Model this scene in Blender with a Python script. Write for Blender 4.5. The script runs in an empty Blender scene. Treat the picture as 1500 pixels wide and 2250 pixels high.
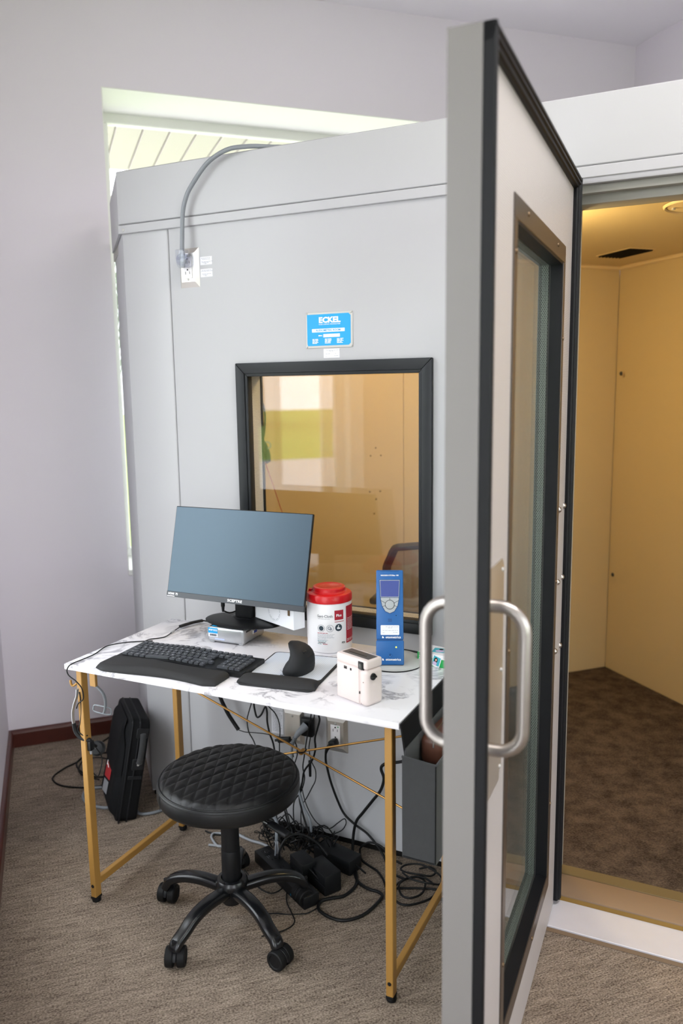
import bpy, bmesh, math, random
from mathutils import Matrix, Vector, Euler
R = math.radians
random.seed(7)
S = bpy.context.scene
COL = S.collection

# ------------------------------------------------------------------ camera
cam_d = bpy.data.cameras.new('camera')
cam = bpy.data.objects.new('camera', cam_d); COL.objects.link(cam)
_r = Vector((0.90225595, 0.43096425, -0.01428345))
_u = Vector((-0.05355058, 0.14485752, 0.98800235))
_f = Vector((-0.42786275, 0.89066611, -0.15377694))
cam.matrix_world = Matrix(((_r.x, _u.x, -_f.x, 1.54798), (_r.y, _u.y, -_f.y, -2.196385),
                           (_r.z, _u.z, -_f.z, 1.491524), (0, 0, 0, 1)))
cam_d.sensor_fit = 'VERTICAL'; cam_d.sensor_height = 36.0; cam_d.sensor_width = 24.0
cam_d.lens = 1758.413 / 2250 * 36.0
cam_d.clip_start = 0.02; cam_d.clip_end = 300
cam_d.dof.use_dof = True; cam_d.dof.focus_distance = 2.22; cam_d.dof.aperture_fstop = 2.3
S.camera = cam

# ------------------------------------------------------------------ world, exposure
S.view_settings.view_transform = 'Standard'; S.view_settings.look = 'None'
S.view_settings.gamma = 1.0; S.view_settings.use_curve_mapping = False
S.view_settings.exposure = 0.42
S.cycles.use_denoising = True
S.cycles.max_bounces = 12; S.cycles.diffuse_bounces = 6; S.cycles.glossy_bounces = 6
S.cycles.transmission_bounces = 8; S.cycles.transparent_max_bounces = 16
S.cycles.sample_clamp_indirect = 6.0
S.cycles.caustics_reflective = False; S.cycles.caustics_refractive = False
W = bpy.data.worlds.new('overcast_sky'); S.world = W; W.use_nodes = True
_n = W.node_tree.nodes; _bg = _n['Background']
_bg.inputs['Color'].default_value = (0.90, 0.95, 1.0, 1); _bg.inputs['Strength'].default_value = 5.0

# ------------------------------------------------------------------ room frame: e1 runs along the back wall, e2 towards it
TH = R(45.65)
B = Vector((-1.1271, 0.0841, 0)); E1 = Vector((math.cos(TH), math.sin(TH), 0)); E2 = Vector((-math.sin(TH), math.cos(TH), 0))
def rm(a, b, z=0.0): return B + a * E1 + b * E2 + Vector((0, 0, z))
M_ROOM = Matrix.Translation(B) @ Matrix.Rotation(TH, 4, 'Z')
WALL_T = 0.36
WIN_BACK = (0.5267, 2.35, 0.7168, 2.684)     # along e1, sill, head
WIN_LEFT = (-1.61, -0.88, 0.24, 2.62)     # along e2
FILL_WIN_LEFT = (-3.3, -2.15, 0.06, 2.50)  # unseen opening added to bring low fill light under the desk
FILL_WIN_REAR = (0.25, 2.85, 0.35, 2.684)  # added out of view, for general light from behind
FILL_WIN_RIGHT = (-5.6, -3.7, 0.7168, 2.684)  # another added opening, brightens the room and door from the right
REAR = -6.2; RW = 3.1046

def portal(m, w, h):
    d = bpy.data.lights.new('window_portal', 'AREA'); d.shape = 'RECTANGLE'; d.size = w; d.size_y = h
    d.cycles.is_portal = True
    o = bpy.data.objects.new('window_portal', d); COL.objects.link(o); o.matrix_world = m
def facing(loc, direction):                     # area lights shine along local -Z
    return Matrix.Translation(loc) @ direction.to_track_quat('-Z', 'Y').to_matrix().to_4x4()
portal(facing(rm((WIN_BACK[0]+WIN_BACK[1])/2, WALL_T+.02, 1.7), -E2), 1.82, 1.96)
portal(facing(rm(-WALL_T-.02, (WIN_LEFT[0]+WIN_LEFT[1])/2, 1.43), E1), .73, 2.38)
portal(facing(rm(-WALL_T-.02, (FILL_WIN_LEFT[0]+FILL_WIN_LEFT[1])/2, 1.28), E1), 1.15, 2.44)
portal(facing(rm((FILL_WIN_REAR[0]+FILL_WIN_REAR[1])/2, REAR-WALL_T-.02, 1.517), E2), 2.6, 2.33)
portal(facing(rm(RW+WALL_T+.02, (FILL_WIN_RIGHT[0]+FILL_WIN_RIGHT[1])/2, 1.7), -E1), 1.9, 1.96)

# ------------------------------------------------------------------ helpers
class MB:
    def __init__(s): s.bm = bmesh.new()
    def _merge(s, b, m=None):
        if m is not None: b.transform(m)
        me = bpy.data.meshes.new('t'); b.to_mesh(me); b.free(); s.bm.from_mesh(me); bpy.data.meshes.remove(me); return s
    def box(s, c, d, r=0.0, seg=2, rot=None):
        b = bmesh.new(); bmesh.ops.create_cube(b, size=1.0); bmesh.ops.scale(b, vec=d, verts=b.verts)
        if r > 0: bmesh.ops.bevel(b, geom=list(b.edges), offset=min(r, min(d) * .49), segments=seg, affect='EDGES', profile=.5)
        m = Matrix.Translation(c)
        if rot is not None: m = m @ (rot if len(rot) == 4 else rot.to_4x4())
        return s._merge(b, m)
    def b2(s, lo, hi, r=0.0, seg=2):
        return s.box([(a + b) / 2 for a, b in zip(lo, hi)], [abs(b - a) for a, b in zip(lo, hi)], r, seg)
    def cyl(s, p0, p1, r0, r1=None, seg=24, bev=0.0):
        p0, p1 = Vector(p0), Vector(p1); L = (p1 - p0).length; r1 = r0 if r1 is None else r1
        b = bmesh.new(); bmesh.ops.create_cone(b, cap_ends=True, segments=seg, radius1=r0, radius2=r1, depth=L)
        if bev > 0:
            es = [e for e in b.edges if abs(e.verts[0].co.z - e.verts[1].co.z) < 1e-6]
            bmesh.ops.bevel(b, geom=es, offset=bev, segments=2, affect='EDGES', profile=.5)
        q = Vector((0, 0, 1)).rotation_difference((p1 - p0).normalized())
        return s._merge(b, Matrix.Translation((p0 + p1) / 2) @ q.to_matrix().to_4x4())
    def lathe(s, prof, c=(0, 0, 0), seg=40, m=None, arc=None):
        b = bmesh.new(); rings = []
        for r, z in prof:
            rings.append([b.verts.new((r * math.cos(2*math.pi*i/seg), r * math.sin(2*math.pi*i/seg), z)) for i in range(seg)] if r > 1e-6 else [b.verts.new((0, 0, z))])
        for A, D in zip(rings, rings[1:]):
            for i in range(seg):
                j = (i + 1) % seg
                if len(A) == 1 and len(D) == 1: continue
                if len(A) == 1: b.faces.new((A[0], D[j], D[i]))
                elif len(D) == 1: b.faces.new((A[i], A[j], D[0]))
                else: b.faces.new((A[i], A[j], D[j], D[i]))
        bmesh.ops.recalc_face_normals(b, faces=b.faces)
        mm = Matrix.Translation(c)
        return s._merge(b, mm @ m if m is not None else mm)
    def tube(s, pts, r, seg=8, sub=5, closed=False, flat=1.0, radii=None):
        P = smooth(pts, sub, closed) if sub > 1 else [Vector(p) for p in pts]
        n = len(P); b = bmesh.new(); rings = []; up = Vector((0, 0, 1)); prev = None
        for i, p in enumerate(P):
            t = (P[(i+1) % n] - P[i-1]) if closed else (P[min(i+1, n-1)] - P[max(i-1, 0)])
            if t.length < 1e-9: t = Vector((0, 0, 1))
            t.normalize()
            if prev is None:
                a = up if abs(t.dot(up)) < .9 else Vector((1, 0, 0)); prev = (a - t * a.dot(t)).normalized()
            else:
                prev = (prev - t * prev.dot(t)); prev = prev.normalized() if prev.length > 1e-6 else Vector((1, 0, 0))
            q = t.cross(prev)
            rr = r if radii is None else radii[0] + (radii[1] - radii[0]) * i / max(1, n - 1)
            rings.append([b.verts.new(p + rr * (math.cos(2*math.pi*k/seg) * prev * flat + math.sin(2*math.pi*k/seg) * q)) for k in range(seg)])
        for i in range(n if closed else n - 1):
            A, D = rings[i], rings[(i+1) % n]
            for k in range(seg): b.faces.new((A[k], A[(k+1) % seg], D[(k+1) % seg], D[k]))
        if not closed: b.faces.new(rings[0][::-1]); b.faces.new(rings[-1])
        bmesh.ops.recalc_face_normals(b, faces=b.faces)
        return s._merge(b)
    def prism(s, poly, z0, z1, r=0.0, seg=2, m=None):
        b = bmesh.new(); lo = [b.verts.new((x, y, z0)) for x, y in poly]; hi = [b.verts.new((x, y, z1)) for x, y in poly]
        b.faces.new(lo[::-1]); b.faces.new(hi); n = len(poly)
        for i in range(n): b.faces.new((lo[i], lo[(i+1) % n], hi[(i+1) % n], hi[i]))
        bmesh.ops.recalc_face_normals(b, faces=b.faces)
        if r > 0:
            es = [e for e in b.edges if abs(e.verts[0].co.z - e.verts[1].co.z) < 1e-9]
            bmesh.ops.bevel(b, geom=es, offset=r, segments=seg, affect='EDGES', profile=.5)
        return s._merge(b, m)
    def grid(s, f, nu, nv, cu=False):
        vs = [[s.bm.verts.new(f(i / nu, j / nv)) for j in range(nv + 1)] for i in range(nu + (0 if cu else 1))]
        for i in range(nu):
            for j in range(nv):
                k = (i + 1) % nu if cu else i + 1
                s.bm.faces.new((vs[i][j], vs[k][j], vs[k][j+1], vs[i][j+1]))
        return s
    def build(s, name, mat, parent=None, smooth_deg=38, m=None, kind=None, label=None):
        me = bpy.data.meshes.new(name); s.bm.to_mesh(me); s.bm.free()
        return mesh_obj(name, me, mat, parent, smooth_deg, m, kind, label)

def mesh_obj(name, me, mat, parent=None, smooth_deg=38, m=None, kind=None, label=None):
    if m is not None: me.transform(m)
    if smooth_deg and len(me.polygons):
        me.polygons.foreach_set('use_smooth', [True] * len(me.polygons)); me.set_sharp_from_angle(angle=R(smooth_deg))
    o = bpy.data.objects.new(name, me); COL.objects.link(o)
    if mat is not None: me.materials.append(mat)
    if parent is not None: o.parent = parent
    if kind: o['kind'] = kind
    if label: o['label'] = label
    return o
def smooth(pts, sub, closed=False):
    P = [Vector(p) for p in pts]; n = len(P); out = []
    for i in range(n if closed else n - 1):
        if closed: a, b, c, d = P[i-1], P[i], P[(i+1) % n], P[(i+2) % n]
        else: a, b, c, d = P[max(i-1, 0)], P[i], P[i+1], P[min(i+2, n-1)]
        for k in range(sub):
            t = k / sub
            out.append(.5 * ((2*b) + (c - a)*t + (2*a - 5*b + 4*c - d)*t*t + (3*b - a - 3*c + d)*t**3))
    if not closed: out.append(P[-1])
    return out
def tag(o, label=None, cat=None, group=None, kind=None):
    if label: o['label'] = label
    if cat: o['category'] = cat
    if group: o['group'] = group
    if kind: o['kind'] = kind
    return o
def thing(name, label, cat, loc=(0, 0, 0), rz=0.0, group=None):
    o = bpy.data.objects.new(name, None); COL.objects.link(o); o.location = loc; o.rotation_euler = (0, 0, rz)
    o.empty_display_size = .05
    return tag(o, label, cat, group, 'thing')
def letters(txt, size, m, mat, parent, bold=0.0, align='CENTER', name='lettering', sx=1.0, bend=None, space=1.0):
    cu = bpy.data.curves.new('t', 'FONT'); cu.body = txt; cu.size = size; cu.align_x = align; cu.align_y = 'CENTER'
    cu.offset = bold * size; cu.resolution_u = 2; cu.space_character = space
    ob = bpy.data.objects.new('t', cu); COL.objects.link(ob)
    dg = bpy.context.evaluated_depsgraph_get(); dg.update()
    me = bpy.data.meshes.new_from_object(ob.evaluated_get(dg), depsgraph=dg)
    bpy.data.objects.remove(ob); bpy.data.curves.remove(cu)
    me.materials.clear(); me.name = name
    if sx != 1.0: me.transform(Matrix.Scale(sx, 4, (1, 0, 0)))
    if bend is not None:                                    # wrap round a cylinder of radius bend; m places it
        for v in me.vertices:
            a = v.co.x / bend; v.co = Vector((bend * math.sin(a), v.co.y, bend * math.cos(a) - bend))
    return mesh_obj(name, me, mat, parent, 0, m)
def fr(o, x, y):                                            # matrix from origin, text right, text up
    x = Vector(x).normalized(); y = Vector(y).normalized(); z = x.cross(y)
    return Matrix(((x.x, y.x, z.x, o[0]), (x.y, y.y, z.y, o[1]), (x.z, y.z, z.z, o[2]), (0, 0, 0, 1)))

# ------------------------------------------------------------------ materials
def lin(h):
    c = [int(h[i:i+2], 16) / 255 for i in (0, 2, 4)]
    return tuple(x / 12.92 if x <= .04045 else ((x + .055) / 1.055) ** 2.4 for x in c) + (1,)
def mat(name, col, rough=.5, metal=0.0, bump=0.0, bscale=200.0, var=0.0, vscale=8.0, spec=None, coat=0.0, sheen=0.0, alpha=None, emit=None):
    m = bpy.data.materials.new(name); m.use_nodes = True; nt = m.node_tree; p = nt.nodes['Principled BSDF']
    c = lin(col) if isinstance(col, str) else tuple(col) + (1,)
    p.inputs['Base Color'].default_value = c; p.inputs['Roughness'].default_value = rough; p.inputs['Metallic'].default_value = metal
    if spec is not None: p.inputs['Specular IOR Level'].default_value = spec
    if coat: p.inputs['Coat Weight'].default_value = coat
    if sheen: p.inputs['Sheen Weight'].default_value = sheen; p.inputs['Sheen Roughness'].default_value = .5
    if emit: p.inputs['Emission Color'].default_value = c; p.inputs['Emission Strength'].default_value = emit
    if var or bump:
        tc = nt.nodes.new('ShaderNodeTexCoord')
    if var:
        n = nt.nodes.new('ShaderNodeTexNoise'); n.inputs['Scale'].default_value = vscale; n.inputs['Detail'].default_value = 4
        nt.links.new(tc.outputs['Object'], n.inputs['Vector'])
        mx = nt.nodes.new('ShaderNodeMixRGB'); mx.inputs[1].default_value = tuple(x * (1 - var) for x in c[:3]) + (1,)
        mx.inputs[2].default_value = tuple(min(1, x * (1 + var)) for x in c[:3]) + (1,)
        nt.links.new(n.outputs['Fac'], mx.inputs[0]); nt.links.new(mx.outputs[0], p.inputs['Base Color'])
    if bump:
        n = nt.nodes.new('ShaderNodeTexNoise'); n.inputs['Scale'].default_value = bscale; n.inputs['Detail'].default_value = 3
        nt.links.new(tc.outputs['Object'], n.inputs['Vector'])
        b = nt.nodes.new('ShaderNodeBump'); b.inputs['Strength'].default_value = bump; b.inputs['Distance'].default_value = .002
        nt.links.new(n.outputs['Fac'], b.inputs['Height']); nt.links.new(b.outputs['Normal'], p.inputs['Normal'])
    return m
def nodes_of(m): return m.node_tree.nodes, m.node_tree.links, m.node_tree.nodes['Principled BSDF']
def math_node(N, L, op, a, b=None, c=None):
    n = N.new('ShaderNodeMath'); n.operation = op
    for i, v in enumerate((a, b, c)):
        if v is None: continue
        if isinstance(v, (int, float)): n.inputs[i].default_value = v
        else: L.new(v, n.inputs[i])
    return n.outputs[0]
def carpet(name, c_dark, c_light, ang, streak):
    m = mat(name, '808080', .95, spec=.1); N, L, p = nodes_of(m)
    tc = N.new('ShaderNodeTexCoord'); mp = N.new('ShaderNodeMapping'); mp.inputs['Rotation'].default_value = (0, 0, -ang)
    L.new(tc.outputs['Object'], mp.inputs['Vector'])
    def noise(sx, sy, sc, det=2):
        m2 = N.new('ShaderNodeMapping'); m2.inputs['Scale'].default_value = (sx, sy, 1); L.new(mp.outputs[0], m2.inputs['Vector'])
        n = N.new('ShaderNodeTexNoise'); n.inputs['Scale'].default_value = sc; n.inputs['Detail'].default_value = det
        L.new(m2.outputs[0], n.inputs['Vector']); return n.outputs['Fac']
    rows = noise(.14, 1.0, 120, 3); loops = noise(.62, 1.0, 290, 2); big = noise(.45, 1, 5, 3); mid = noise(.25, 1, 30, 3)
    if streak:
        a = math_node(N, L, 'MULTIPLY', rows, .45); a = math_node(N, L, 'MULTIPLY_ADD', loops, .95, a)
        a = math_node(N, L, 'MULTIPLY_ADD', mid, .22, a); a = math_node(N, L, 'MULTIPLY_ADD', big, .12, a)
        lo, hi = .66, 1.10
    else:
        a = math_node(N, L, 'MULTIPLY', loops, .7); a = math_node(N, L, 'MULTIPLY_ADD', noise(1, 1, 17, 6), .65, a)
        lo, hi = .48, .90
    cr = N.new('ShaderNodeValToRGB'); cr.color_ramp.elements[0].position = 0; cr.color_ramp.elements[1].position = 1
    cr.color_ramp.elements[0].color = lin(c_dark); cr.color_ramp.elements[1].color = lin(c_light)
    mr = N.new('ShaderNodeMapRange'); mr.inputs[1].default_value = lo; mr.inputs[2].default_value = hi; L.new(a, mr.inputs[0])
    L.new(mr.outputs[0], cr.inputs[0]); L.new(cr.outputs[0], p.inputs['Base Color'])
    b = N.new('ShaderNodeBump'); b.inputs['Strength'].default_value = .8; b.inputs['Distance'].default_value = .004
    L.new(a, b.inputs['Height']); L.new(b.outputs[0], p.inputs['Normal'])
    return m
def marble():
    m = mat('white_marble_laminate', 'e9e7ea', .3); N, L, p = nodes_of(m)
    tc = N.new('ShaderNodeTexCoord')
    n1 = N.new('ShaderNodeTexNoise'); n1.inputs['Scale'].default_value = 5.5; n1.inputs['Detail'].default_value = 7; n1.inputs['Distortion'].default_value = 1.6
    n1.inputs['Roughness'].default_value = .62
    L.new(tc.outputs['Object'], n1.inputs['Vector'])
    v = math_node(N, L, 'ABSOLUTE', math_node(N, L, 'SUBTRACT', n1.outputs['Fac'], .5))
    r = N.new('ShaderNodeMapRange'); r.inputs[1].default_value = 0; r.inputs[2].default_value = .045; r.inputs[3].default_value = 1; r.inputs[4].default_value = 0; L.new(v, r.inputs[0])
    n2 = N.new('ShaderNodeTexNoise'); n2.inputs['Scale'].default_value = 9; n2.inputs['Detail'].default_value = 3; L.new(tc.outputs['Object'], n2.inputs['Vector'])
    r2 = N.new('ShaderNodeMapRange'); r2.inputs[1].default_value = .42; r2.inputs[2].default_value = .60; L.new(n2.outputs['Fac'], r2.inputs[0])
    k = math_node(N, L, 'MULTIPLY', r.outputs[0], r2.outputs[0])
    mx = N.new('ShaderNodeMixRGB'); mx.inputs[1].default_value = lin('e4e2e6'); mx.inputs[2].default_value = lin('97959d'); L.new(k, mx.inputs[0]); L.new(mx.outputs[0], p.inputs['Base Color'])
    return m
def perforated(name, col, hole, pitch, rad, rough=.45, rot=0.0, axes='YZ'):
    # punched sheet: a staggered grid of small dark holes, too small to model one by one
    m = mat(name, col, rough); N, L, p = nodes_of(m); tc = N.new('ShaderNodeTexCoord'); sp = N.new('ShaderNodeSeparateXYZ'); L.new(tc.outputs['Object'], sp.inputs[0])
    u = math_node(N, L, 'DIVIDE', sp.outputs['XYZ'.index(axes[0])], pitch); v = math_node(N, L, 'DIVIDE', sp.outputs['XYZ'.index(axes[1])], pitch * .866)
    row = math_node(N, L, 'FLOOR', v); sh = math_node(N, L, 'MULTIPLY', math_node(N, L, 'PINGPONG', row, 1.0), .5)
    fu = math_node(N, L, 'SUBTRACT', math_node(N, L, 'FRACT', math_node(N, L, 'ADD', u, sh)), .5)
    fv = math_node(N, L, 'MULTIPLY', math_node(N, L, 'SUBTRACT', math_node(N, L, 'FRACT', v), .5), .866)
    d = math_node(N, L, 'SQRT', math_node(N, L, 'ADD', math_node(N, L, 'MULTIPLY', fu, fu), math_node(N, L, 'MULTIPLY', fv, fv)))
    k = math_node(N, L, 'LESS_THAN', d, rad)
    mx = N.new('ShaderNodeMixRGB'); mx.inputs[1].default_value = lin(col); mx.inputs[2].default_value = lin(hole); L.new(k, mx.inputs[0]); L.new(mx.outputs[0], p.inputs['Base Color'])
    return m
def glass(name, tint=(1, 1, 1), ior=1.5):
    m = bpy.data.materials.new(name); m.use_nodes = True; N = m.node_tree.nodes; L = m.node_tree.links
    for n in list(N): N.remove(n)
    out = N.new('ShaderNodeOutputMaterial'); mix = N.new('ShaderNodeMixShader'); tr = N.new('ShaderNodeBsdfTransparent'); gl = N.new('ShaderNodeBsdfGlossy')
    tr.inputs[0].default_value = tuple(tint) + (1,); gl.inputs['Roughness'].default_value = 0.0
    fz = N.new('ShaderNodeFresnel'); ge = N.new('ShaderNodeNewGeometry'); mr = N.new('ShaderNodeMapRange')
    mr.inputs[3].default_value = ior; mr.inputs[4].default_value = 1 / ior
    L.new(ge.outputs['Backfacing'], mr.inputs[0]); L.new(mr.outputs[0], fz.inputs['IOR'])
    L.new(fz.outputs[0], mix.inputs[0]); L.new(tr.outputs[0], mix.inputs[1]); L.new(gl.outputs[0], mix.inputs[2]); L.new(mix.outputs[0], out.inputs[0])
    return m
def brushed(name, col, rough, axis):
    m = mat(name, col, rough, 1.0); N, L, p = nodes_of(m); tc = N.new('ShaderNodeTexCoord'); mp = N.new('ShaderNodeMapping')
    mp.inputs['Scale'].default_value = axis; L.new(tc.outputs['Object'], mp.inputs[0])
    n = N.new('ShaderNodeTexNoise'); n.inputs['Scale'].default_value = 1.0; n.inputs['Detail'].default_value = 4; L.new(mp.outputs[0], n.inputs['Vector'])
    b = N.new('ShaderNodeBump'); b.inputs['Strength'].default_value = .15; b.inputs['Distance'].default_value = .001; L.new(n.outputs['Fac'], b.inputs['Height']); L.new(b.outputs[0], p.inputs['Normal'])
    r = N.new('ShaderNodeMapRange'); r.inputs[3].default_value = rough - .08; r.inputs[4].default_value = rough + .1; L.new(n.outputs['Fac'], r.inputs[0]); L.new(r.outputs[0], p.inputs['Roughness'])
    return m

X = {}
X['wall'] = mat('painted_plaster', 'e2dde4', .85, bump=.08, bscale=350, spec=.2)
X['ceil'] = mat('ceiling_paint', 'f2eff4', .9, spec=.2, bump=.15, bscale=120)
X['reveal'] = mat('window_trim_paint', 'e6e6e2', .5)
X['carpet'] = carpet('loop_carpet', '54483e', 'a79888', TH, True)
X['carpet2'] = carpet('booth_carpet', '2e251f', '64574b', 0.3, False)
X['base'] = mat('mahogany_baseboard', '4a1d14', .35, var=.3, vscale=18, coat=.2)
X['booth'] = mat('enamelled_steel', 'ababae', .38, bump=.03, bscale=60)
X['booth_side'] = mat('enamelled_steel_side', 'b0b1b4', .45)
X['booth_in'] = mat('interior_steel', 'd6c196', .5, bump=.05, bscale=300)
X['perf_in'] = perforated('interior_perforated', 'd8c498', '93855f', .0048, .27, axes='XZ')
X['perf_ceil'] = perforated('ceiling_perforated', 'd8c498', '93855f', .0048, .27, axes='XY')
X['perf_door'] = perforated('door_perforated', 'b5afad', '7d7774', .0048, .28, axes='YZ')
X['perf_x'] = perforated('jamb_perforated', 'dbdad6', '6c6a66', .0048, .30, axes='YZ')
X['perf_y'] = perforated('sill_perforated', 'dbdad6', '6c6a66', .0048, .30, axes='XY')
X['perf_g'] = perforated('door_jamb_perforated', 'aab0a8', '3c403c', .0048, .30, axes='XZ')
X['perf_gz'] = perforated('door_sill_perforated', 'aab0a8', '3c403c', .0048, .30, axes='XY')
X['black_frame'] = mat('black_anodised_aluminium', '1a1d20', .42, spec=.3)
X['gasket'] = mat('black_rubber_gasket', '0d0e11', .5, spec=.22)
X['door_edge'] = mat('door_edge_paint', '6e6b69', .5)
X['jamb_grey'] = mat('grey_steel_jamb', '9b9a92', .45, .1)
X['glass'] = glass('clear_glass')
X['glass_g'] = glass('greenish_glass', (.965, .985, .97))
X['steel'] = brushed('brushed_steel', 'a9a4a0', .36, (4, 4, 300))
X['plate_steel'] = brushed('satin_cover_plate', 'dcd8d2', .40, (400, 4, 4))
X['alu'] = mat('worn_aluminium', 'd2d1d8', .55, .25, bump=.1, bscale=60, var=.06, vscale=14)
X['sill_brown'] = mat('tan_vinyl_sill', '8a735c', .55, var=.08, vscale=5)
X['sill_ochre'] = mat('ochre_sill_face', '8a6a2c', .5, var=.12, vscale=9)
X['sill_strip'] = mat('olive_edge_strip', '6a5a3a', .6)
X['kick'] = mat('black_base_strip', '131110', .7, spec=.2)
X['gold'] = mat('gold_powder_coat', 'a2793b', .42, .15, bump=.03, bscale=500)
X['gold_rod'] = mat('gold_rod_metal', 'b68a4c', .3, .8)
X['marble'] = marble()
X['black'] = mat('black_plastic', '111214', .45, bump=.03, bscale=700, spec=.3)
X['black_soft'] = mat('black_soft_plastic', '1d1e20', .62, bump=.05, bscale=900, spec=.3)
X['black_gloss'] = mat('black_painted_steel', '101113', .26)
X['rubber'] = mat('black_rubber', '0e0e0f', .6, spec=.25)
X['cable'] = mat('black_cable', '0a0b0c', .5, spec=.3)
X['cable_g'] = mat('grey_cable', '7d8288', .45)
X['cable_lg'] = mat('light_grey_cable', '9fa3a8', .45)
X['leather'] = mat('black_faux_leather', '121314', .42, bump=.08, bscale=260, spec=.35)
X['stitch'] = mat('black_thread', '0a0a0b', .8)
X['key'] = mat('key_cap', '3b3e43', .5, spec=.5)
X['legend'] = mat('white_key_print', 'c8ccd0', .6)
X['palm'] = mat('palm_rest_fabric', '2a2a2b', .72, bump=.1, bscale=900, spec=.3)
X['screen'] = mat('matte_screen', '22323f', .36, spec=1.0)  # blue base colour paints in a soft sky reflection
X['screen'].node_tree.nodes['Principled BSDF'].inputs['Specular Tint'].default_value = (.68, .86, 1.0, 1)
X['bezel'] = mat('monitor_bezel', '33373d', .38)
X['white_print'] = mat('white_print', 'e8e8ea', .6)
X['alu_silver'] = mat('silver_case', 'b9bbbe', .32, .75)
X['cyan'] = mat('cyan_sticker', '0a98d4', .5)
X['white'] = mat('white_plastic', 'e4e2e4', .4)
X['paper'] = mat('white_paper', 'dcdce2', .7)
X['card'] = mat('white_card_box', 'e6e7ec', .6)
X['grey_print'] = mat('grey_print', '8e939a', .7)
X['dark_print'] = mat('dark_print', '2b3a44', .7)
X['bronze'] = mat('bronze_clip', '6d5942', .4, .7)
X['red'] = mat('red_plastic_lid', 'bd0f17', .32)
X['red_print'] = mat('red_label', 'a3142a', .5)
X['blue'] = mat('blue_device_plastic', '0a5596', .40, bump=.02, bscale=900)
X['blue_d'] = mat('blue_groove', '083e72', .5)
X['lcd'] = mat('blue_lcd', '3b4a8c', .2)
X['grey_btn'] = mat('grey_button', '9fa3a6', .5)
X['grey_base'] = mat('grey_cradle', 'b4b4b2', .5)
X['led'] = mat('yellow_led', 'ffe93a', .4, emit=2.0)
X['led_b'] = mat('blue_light_strip', '8d9bff', .4, emit=1.0)
X['cream'] = mat('chalk_white_camera', 'd9ccc8', .45, bump=.03, bscale=800)
X['cream2'] = mat('chalk_white_grip', 'd5c8c4', .5, bump=.12, bscale=700)
X['slot'] = mat('camera_dark_trim', '4b4746', .5)
X['green'] = mat('green_film_box', '129a48', .5)
X['teal'] = mat('teal_print', '3fa9b8', .5)
X['skin'] = mat('print_skin', 'd3a48e', .6)
X['lilac'] = mat('print_lilac', 'c9b4d4', .6)
X['felt'] = mat('grey_felt', '2b2c2d', .95, bump=.4, bscale=600, sheen=.2, var=.15, vscale=60)
X['felt_d'] = mat('black_flap_fabric', '101011', .85, spec=.2, bump=.2, bscale=700)
X['brown'] = mat('brown_leather', '5a382b', .4, bump=.12, bscale=180, var=.15, vscale=20)
X['bag'] = mat('black_nylon', '0e0f11', .75, bump=.25, bscale=900, spec=.2)
X['bag2'] = mat('black_flap_nylon', '17181a', .62, spec=.3, bump=.15, bscale=900)
X['bag_red'] = mat('red_badge', 'b3262c', .6)
X['clear'] = glass('clear_plastic', (.93, .94, .97), 1.5)
X['mesh'] = mat('grey_mesh_fabric', '55565c', .85)
X['chair'] = mat('grey_chair_plastic', '34363c', .5)
X['grass'] = mat('lawn_grass', '93ab52', .9, var=.25, vscale=.8, spec=.1)
X['pave'] = mat('concrete_drive', 'c9c4c2', .9, var=.06, vscale=2)
X['leaf'] = mat('tree_leaves', '4c6b34', .8, var=.4, vscale=1.5)
X['bark'] = mat('tree_bark', '5b4a3c', .9, bump=.4, bscale=20)
X['porch'] = mat('porch_boards', 'a59f98', .6)
X['plug_tan'] = mat('tan_plug', '84714c', .6)
X['light_metal'] = mat('light_grey_metal', 'b5b4b0', .4, .3)
X['lamp'] = mat('warm_lamp_glass', 'ffe2b0', .5, emit=3.0)

# ------------------------------------------------------------------ room shell
def struct(name, mb, m, smooth_deg=0, mtx=None):
    o = mb.build(name, m, None, smooth_deg, mtx); o['kind'] = 'structure'; return o
def wall_cells(mb, a0, a1, z0, z1, n0, n1, holes, along):
    xs = sorted({a0, a1} | {h[0] for h in holes} | {h[1] for h in holes}); zs = sorted({z0, z1} | {h[2] for h in holes} | {h[3] for h in holes})
    for xa, xb in zip(xs, xs[1:]):
        for za, zb in zip(zs, zs[1:]):
            if any(h[0] - 1e-6 <= xa and xb <= h[1] + 1e-6 and h[2] - 1e-6 <= za and zb <= h[3] + 1e-6 for h in holes): continue
            if along == 0: mb.b2((xa, n0, za), (xb, n1, zb))
            else: mb.b2((n0, xa, za), (n1, xb, zb))
    bmesh.ops.remove_doubles(mb.bm, verts=mb.bm.verts, dist=1e-5)
    ins = {}
    for f in mb.bm.faces: ins.setdefault(tuple(sorted(v.index for v in f.verts)), []).append(f)
    mb.bm.verts.index_update(); ins = {}
    for f in mb.bm.faces: ins.setdefault(frozenset(v.index for v in f.verts), []).append(f)
    bmesh.ops.delete(mb.bm, geom=[f for fs in ins.values() if len(fs) > 1 for f in fs], context='FACES_ONLY')
    return mb
ZT = 3.3
fl = MB().b2((-WALL_T, REAR - WALL_T, -.12), (RW + WALL_T, WALL_T, 0.0)); struct('floor', fl, X['carpet'], 0, M_ROOM)
def cz(a): return 3.1044 + .012 * a
ce = MB(); ce.grid(lambda u, v: Vector((u * (RW + .4) - .2, REAR - .2 + v * (-REAR + .4), cz(u * (RW + .4) - .2))), 1, 1)
ce.grid(lambda u, v: Vector((u * (RW + .4) - .2, .2 - v * (-REAR + .4), cz(u * (RW + .4) - .2) + .1)), 1, 1); struct('ceiling', ce, X['ceil'], 0, M_ROOM)
struct('wall_back', wall_cells(MB(), -WALL_T, RW + WALL_T, 0, ZT, 0, WALL_T, [WIN_BACK], 0), X['wall'], 0, M_ROOM)
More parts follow.
